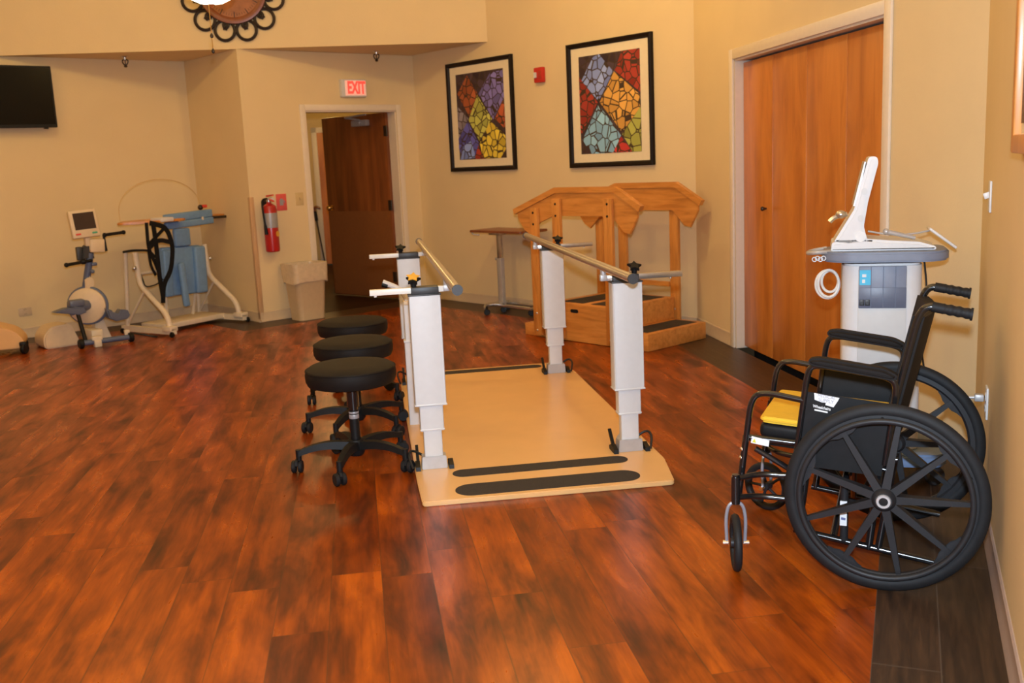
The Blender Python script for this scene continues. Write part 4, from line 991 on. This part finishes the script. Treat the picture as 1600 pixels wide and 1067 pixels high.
# ------------------------------------------------------------------ wheelchair
def wheelchair():
    # local +y forward, local +x away from the camera; the frame leans back a few degrees over its wheels
    ROOT, ROTZ = (1.297, 3.338, 0), R(66.0)
    t = thing('wheelchair', 'black folding wheelchair beside the near right wall', 'wheelchair', ROOT, ROTZ)
    HW, RW = .332, .311
    rotY = Matrix.Rotation(R(90), 4, 'Y')
    TL = Matrix.Translation((0, 0, .31)) @ Matrix.Rotation(R(7), 4, 'X') @ Matrix.Translation((0, 0, -.31))
    def bl(b, *a, **k): b.bm.transform(TL); return b.build(*a, **k)
    for s in (-1, 1):
        c = (s * HW, 0, RW)
        b = MB(); b.lathe([(RW - .036, -.013), (RW - .030, -.016), (RW - .020, -.0165), (RW - .008, -.012), (RW - .001, -.005), (RW, 0), (RW - .001, .005), (RW - .008, .012), (RW - .020, .0165), (RW - .030, .016), (RW - .036, .013), (RW - .036, -.013)], 80, Matrix.Translation(c) @ rotY, caps=False); b.build('tire', 'rubber', t)
        b = MB(); b.lathe([(RW - .034, -.012), (RW - .034, .012), (RW - .052, .013), (RW - .060, .006), (RW - .060, -.006), (RW - .052, -.013), (RW - .034, -.012)], 80, Matrix.Translation(c) @ rotY, caps=False)
        b.lathe([(0, -.034), (.026, -.034), (.036, -.024), (.042, .0), (.036, .024), (.026, .034), (0, .034)], 28, Matrix.Translation(c) @ rotY)
        for k in range(9):
            a = R(121 - 40 * k); ca, sa = math.cos(a), math.sin(a)
            def P(rad, tt, xx): return (c[0] + xx, -(rad * ca - tt * sa), c[2] + rad * sa + tt * ca)
            r1, r2 = .030, RW - .052
            vs_ = [b.bm.verts.new(P(rad, tt, xx)) for rad, hw_, hx in ((r1, .013, .018), (r2, .0075, .008)) for tt, xx in ((-hw_, -hx), (hw_, -hx), (hw_, hx), (-hw_, hx))]
            for j in range(4): b.bm.faces.new((vs_[j], vs_[(j + 1) % 4], vs_[4 + (j + 1) % 4], vs_[4 + j]))
            if k % 2 == 0:      # scalloped web where every other spoke meets the rim
                for xx in (-.007, .007):
                    ang = [R(d) for d in (-14, -10, -6, 0, 6, 10, 14)]; inn = [.004, .010, .020, .022, .020, .010, .004]
                    o_ = [b.bm.verts.new((c[0] + xx, -(RW - .058) * math.cos(a + d), c[2] + (RW - .058) * math.sin(a + d))) for d in ang]
                    i_ = [b.bm.verts.new((c[0] + xx, -(RW - .058 - w_) * math.cos(a + d), c[2] + (RW - .058 - w_) * math.sin(a + d))) for d, w_ in zip(ang, inn)]
                    for j in range(6): b.bm.faces.new((o_[j], o_[j + 1], i_[j + 1], i_[j]))
        wh = b.build('wheel', 'magrim', t)
        b = MB(); b.lathe([(.014, s * .034), (.014, s * .040), (.021, s * .040), (.023, s * .034)], 24, Matrix.Translation(c) @ rotY, caps=False); b.build('hub_ring', 'alugrey', wh)
        b = MB(); b.lathe([(0, s * .033), (0, s * .038), (.012, s * .037), (.013, s * .033)], 20, Matrix.Translation(c) @ rotY, caps=False); b.build('axle_cap', 'black', wh)
        b = MB(); b.torus((s * (HW + .026), 0, RW), RW - .052, .0095, 'x', 80, 10)
        for k in range(5):
            a = R(20 + 72 * k); b.cyl((s * (HW + .026), -(RW - .052) * math.cos(a), RW + (RW - .052) * math.sin(a)), (s * (HW + .008), -(RW - .046) * math.cos(a), RW + (RW - .046) * math.sin(a)), .006, n=8)
        b.build('hand_rim', 'magrim', t)
        # casters
        cy, cx = .475, s * .312
        tw = R(-73 if s < 0 else -22)     # swivel of the caster about its stem
        cm = Matrix.Translation((cx, cy, .099)) @ Matrix.Rotation(tw, 4, 'Z')
        b = MB(); b.torus((0, 0, 0), .085, .014, 'x', 40, 10); b.bm.transform(cm); cw = b.build('caster_tire', 'rubber', t)
        b = MB(); b.lathe([(.072, -.008), (.078, -.008), (.078, .008), (.072, .008), (.072, -.008)], 32, rotY, caps=False); b.lathe([(0, -.018), (.016, -.018), (.018, 0), (.016, .018), (0, .018)], 16, rotY)
        for k in range(5):
            a = R(72 * k); b.cyl((0, .012 * math.cos(a), .012 * math.sin(a)), (0, .074 * math.cos(a), .074 * math.sin(a)), .006, n=8)
        b.bm.transform(cm); b.build('caster_wheel', 'magrim', cw)
        b = MB(); b.tube(rnd([(-.030, 0, -.004), (-.034, 0, .09), (-.022, 0, .145), (.022, 0, .145), (.034, 0, .09), (.030, 0, -.004)], .035, 5), .006, 8); b.bm.transform(cm); fk = b.build('caster_fork', 'fork', t)
        b = MB()
        for q in (-1, 1): b.cyl((q * .026, 0, 0), (q * .044, 0, 0), .009, n=12)
        b.bm.transform(cm); b.build('axle_nut', 'chrome', fk)
        b = MB(); b.cyl((cx, cy, .240), (cx, cy, .335), .0155, n=16); b.cyl((cx, cy, .335), (cx, cy, .343), .012, n=16); b.build('caster_housing', 'blackgloss', t)
        # side frame
        x = s * .235; fx = s * .255
        b = MB()
        b.tube(rnd([(x, -.19, .095), (x, .27, .105)], .05), .0115, 12)
        b.tube([(x, -.02, .415), (x, .30, .412)], .0115, 12)
        b.tube([(x, .0, .375), (x, .28, .375)], .0095, 10)
        b.tube([(x, .255, .105), (x, .255, .42)], .0125, 12)
        b.tube([(x, -.005, .10), (x, -.01, .30)], .0115, 12)
        b.tube(rnd([(x, .25, .215), (fx, .40, .205), (cx, cy - .012, .205)], .04), .0105, 10)
        b.tube(rnd([(x, .25, .30), (fx, .40, .285), (cx, cy - .012, .275)], .04), .0105, 10)
        b.tube([(x, .25, .412), (fx, .46, .405)], .0115, 12)
        b.tube(rnd([(fx, .465, .19), (fx, .465, .41)], .02), .0115, 12)
        b.tube([(fx, .43, .37), (x, .30, .31)], .010, 10)
        b.cyl((x, 0, RW), (s * (HW - .034), 0, RW), .012, n=12)
        bl(b, 'side_frame', 'blackgloss', t)
        # back cane with push handle
        bx = s * .235
        b = MB(); b.tube(rnd([(bx, .025, .095), (bx, .03, .46), (bx, -.012, .885), (bx, -.03, .925), (bx, -.075, .926)], .045, 6), .0125, 12); bl(b, 'back_cane', 'blackgloss', t)
        b = MB(); pts = []; rr_ = []
        for i in range(25):
            u = i / 24; pts.append((bx, -.048 - .115 * u, .926 - .008 * u)); rr_.append(.0165 + (.0014 * math.sin(u * 30) if .25 < u < .95 else 0))
        b.tube(pts, .018, 14, rr=rr_); b.lathe([(0, 0), (.020, 0), (.020, .007), (0, .007)], 14, Matrix.Translation((bx, -.160, .918)) @ Matrix.Rotation(R(90), 4, 'X')); bl(b, 'push_grip', 'rubber', t)
        # desk arm
        ax = s * .268
        b = MB(); b.tube(rnd([(ax, .292, .34), (ax, .292, .675), (ax, .265, .695), (ax, .04, .69), (ax, .015, .665), (ax, .015, .40)], .05, 6), .0105, 12)
        b.tube(rnd([(ax, .292, .568), (ax, .43, .575), (ax, .462, .54), (ax, .462, .39)], .06, 6), .0105, 12); bl(b, 'arm_frame', 'blackgloss', t)
        b = MB(); b.prism(rnd2([(.290, 0), (.025, -.010), (.015, .010), (.06, .026), (.26, .030), (.295, .02)], .015), .052, Matrix.Translation((ax - .026, 0, .692)) @ YZ(), bev=.010, seg=3); bl(b, 'arm_pad', 'vinyl', t)
        b = MB(); b.prism([(.285, .345), (.285, .600), (.02, .604), (.02, .36)], .005, Matrix.Translation((ax - .0025, 0, 0)) @ YZ(), bev=.0015); sg = bl(b, 'skirt_guard', 'black', t)
        if s < 0:
            gx = ax - .0030
            mt_ = TL @ Matrix(((0, 0, -1, gx), (-1, 0, 0, 0), (0, 1, 0, 0), (0, 0, 0, 1)))   # print on the outside of the guard: x runs rearwards, y up
            b = MB(); b.prism([(-.262, .600), (-.258, .578), (-.235, .573), (-.222, .574), (-.222, .566), (-.196, .563), (-.186, .585), (-.182, .597)], .0012, mt_); lg = b.build('logo_plate', 'ledwhite', sg)
            text('MEDICAL', .0145, .0004, 'greyprint', 'lettering', lg, mt_ @ Matrix.Translation((-.222, .5935, .0016)) @ Matrix.Rotation(R(-1), 4, 'Z'), squeeze=.95)
            text('SUPPLY', .0165, .0004, 'greyprint', 'lettering', lg, mt_ @ Matrix.Translation((-.222, .580, .0016)) @ Matrix.Rotation(R(-2), 4, 'Z'), squeeze=.9)
            text('Wheelchairs', .0135, .0006, 'ledwhite', 'lettering', sg, mt_ @ Matrix.Translation((-.232, .555, .001)) @ Matrix.Rotation(R(-2), 4, 'Z'), bold=.0003, squeeze=.82)
            b = MB(); b.box((-.233, .5435, .0006), (.042, .005, .0008), (0, 0, R(-2))); b.bm.transform(mt_); b.build('small_print', 'ledwhite', sg)
            ms = TL @ Matrix(((0, 0, -1, -fxs(.42)), (-1, 0, 0, 0), (0, 1, 0, 0), (0, 0, 0, 1)))
            b = MB(); b.prism([(-.445, .390), (-.385, .388), (-.385, .410), (-.445, .414)], .001, ms); st = b.build('warning_sticker', 'ledwhite', t)
            b = MB(); b.prism([(-.441, .394), (-.428, .393), (-.434, .408)], .001, ms @ Matrix.Translation((0, 0, .001))); b.build('warning_triangle', 'stickery', st)
        # wheel lock
        b = MB(); b.tube(rnd([(s * .25, .27, .40), (s * .27, .285, .40), (s * .275, .275, .44)], .02), .006, 8); b.box((s * .262, .27, .385), (.025, .05, .025), bev=.004); bl(b, 'wheel_lock', 'black', t)
        for y, z in ((.472, .36), (.472, .33), (.255, .40), (.472, .25)):
            b = MB(); b.ball((s * .258, y, z), .008); bl(b, 'bolt', 'chrome', t)
    # cross brace
    for x0, x1, yy in ((-.225, .225, .14), (.225, -.225, .115)):
        b = MB(); b.tube([(x0, yy, .105), (x1, yy, .405)], .012, 12); bl(b, 'cross_brace', 'blackgloss', t)
    b = MB(); b.tube([(-.235, .105, .105), (-.245, .128, .30)], .013, 12); bl(b, 'brace_arm', 'magrim', t)
    b = MB(); b.box((-.255, .118, .205), (.005, .022, .085), (R(-7), 0, 0)); lb = bl(b, 'brace_label', 'ledwhite', t)
    for z in (.230, .217, .187):
        b = MB(); b.box((-.2580, .118 + (z - .205) * .12, z), (.002, .014, .008)); bl(b, 'label_print', 'labelblue', lb)
    # seat
    b = MB(); b.box((0, .20, .395), (.44, .42, .020), (R(-2), 0, 0), bev=.006); bl(b, 'seat_sling', 'vinyl', t)
    b = MB(); b.box((0, .225, .433), (.42, .41, .050), (R(-2.5), 0, 0), bev=.016, seg=3); b.bm.transform(TL); cu = tag(b.build('seat_cushion', 'black', None, 38, ROOT, ROTZ), 'yellow-topped black seat cushion lying on the wheelchair seat', 'cushion')
    b = MB(); b.prism(rnd2([(-.213, .02), (.213, .02), (.213, .435), (-.213, .435)], .03), .022, Matrix.Translation((0, 0, .470)) @ Matrix.Rotation(R(-2.5), 4, 'X'), bev=.009, seg=3); bl(b, 'cushion_top', 'yellow', cu)
    # back upholstery
    b = MB(); n_ = 8; rings = []
    for i in range(n_ + 1):
        z = .47 + .42 * i / n_; y0 = .028 - .042 * (z - .46) / .425
        rings.append([(u * .234, y0 - .030 * (1 - u * u), z) for u in [-1 + 2 * j / 8 for j in range(9)]])
    fr = [[b.bm.verts.new((x, y + .018, z)) for x, y, z in rg] for rg in rings]; bk = [[b.bm.verts.new((x, y - .018, z)) for x, y, z in rg] for rg in rings]
    for G in (fr, bk):
        for i in range(n_):
            for j in range(8): b.bm.faces.new((G[i][j], G[i][j + 1], G[i + 1][j + 1], G[i + 1][j]))
    for i in range(n_):
        for j in (0, 8): b.bm.faces.new((fr[i][j], fr[i + 1][j], bk[i + 1][j], bk[i][j]))
    for i in (0, n_):
        for j in range(8): b.bm.faces.new((fr[i][j], fr[i][j + 1], bk[i][j + 1], bk[i][j]))
    bl(b, 'back_upholstery', 'vinyl', t, smooth=50)
def fxs(y): return .235 + .020 * (y - .25) / .21 + .0125
wheelchair()
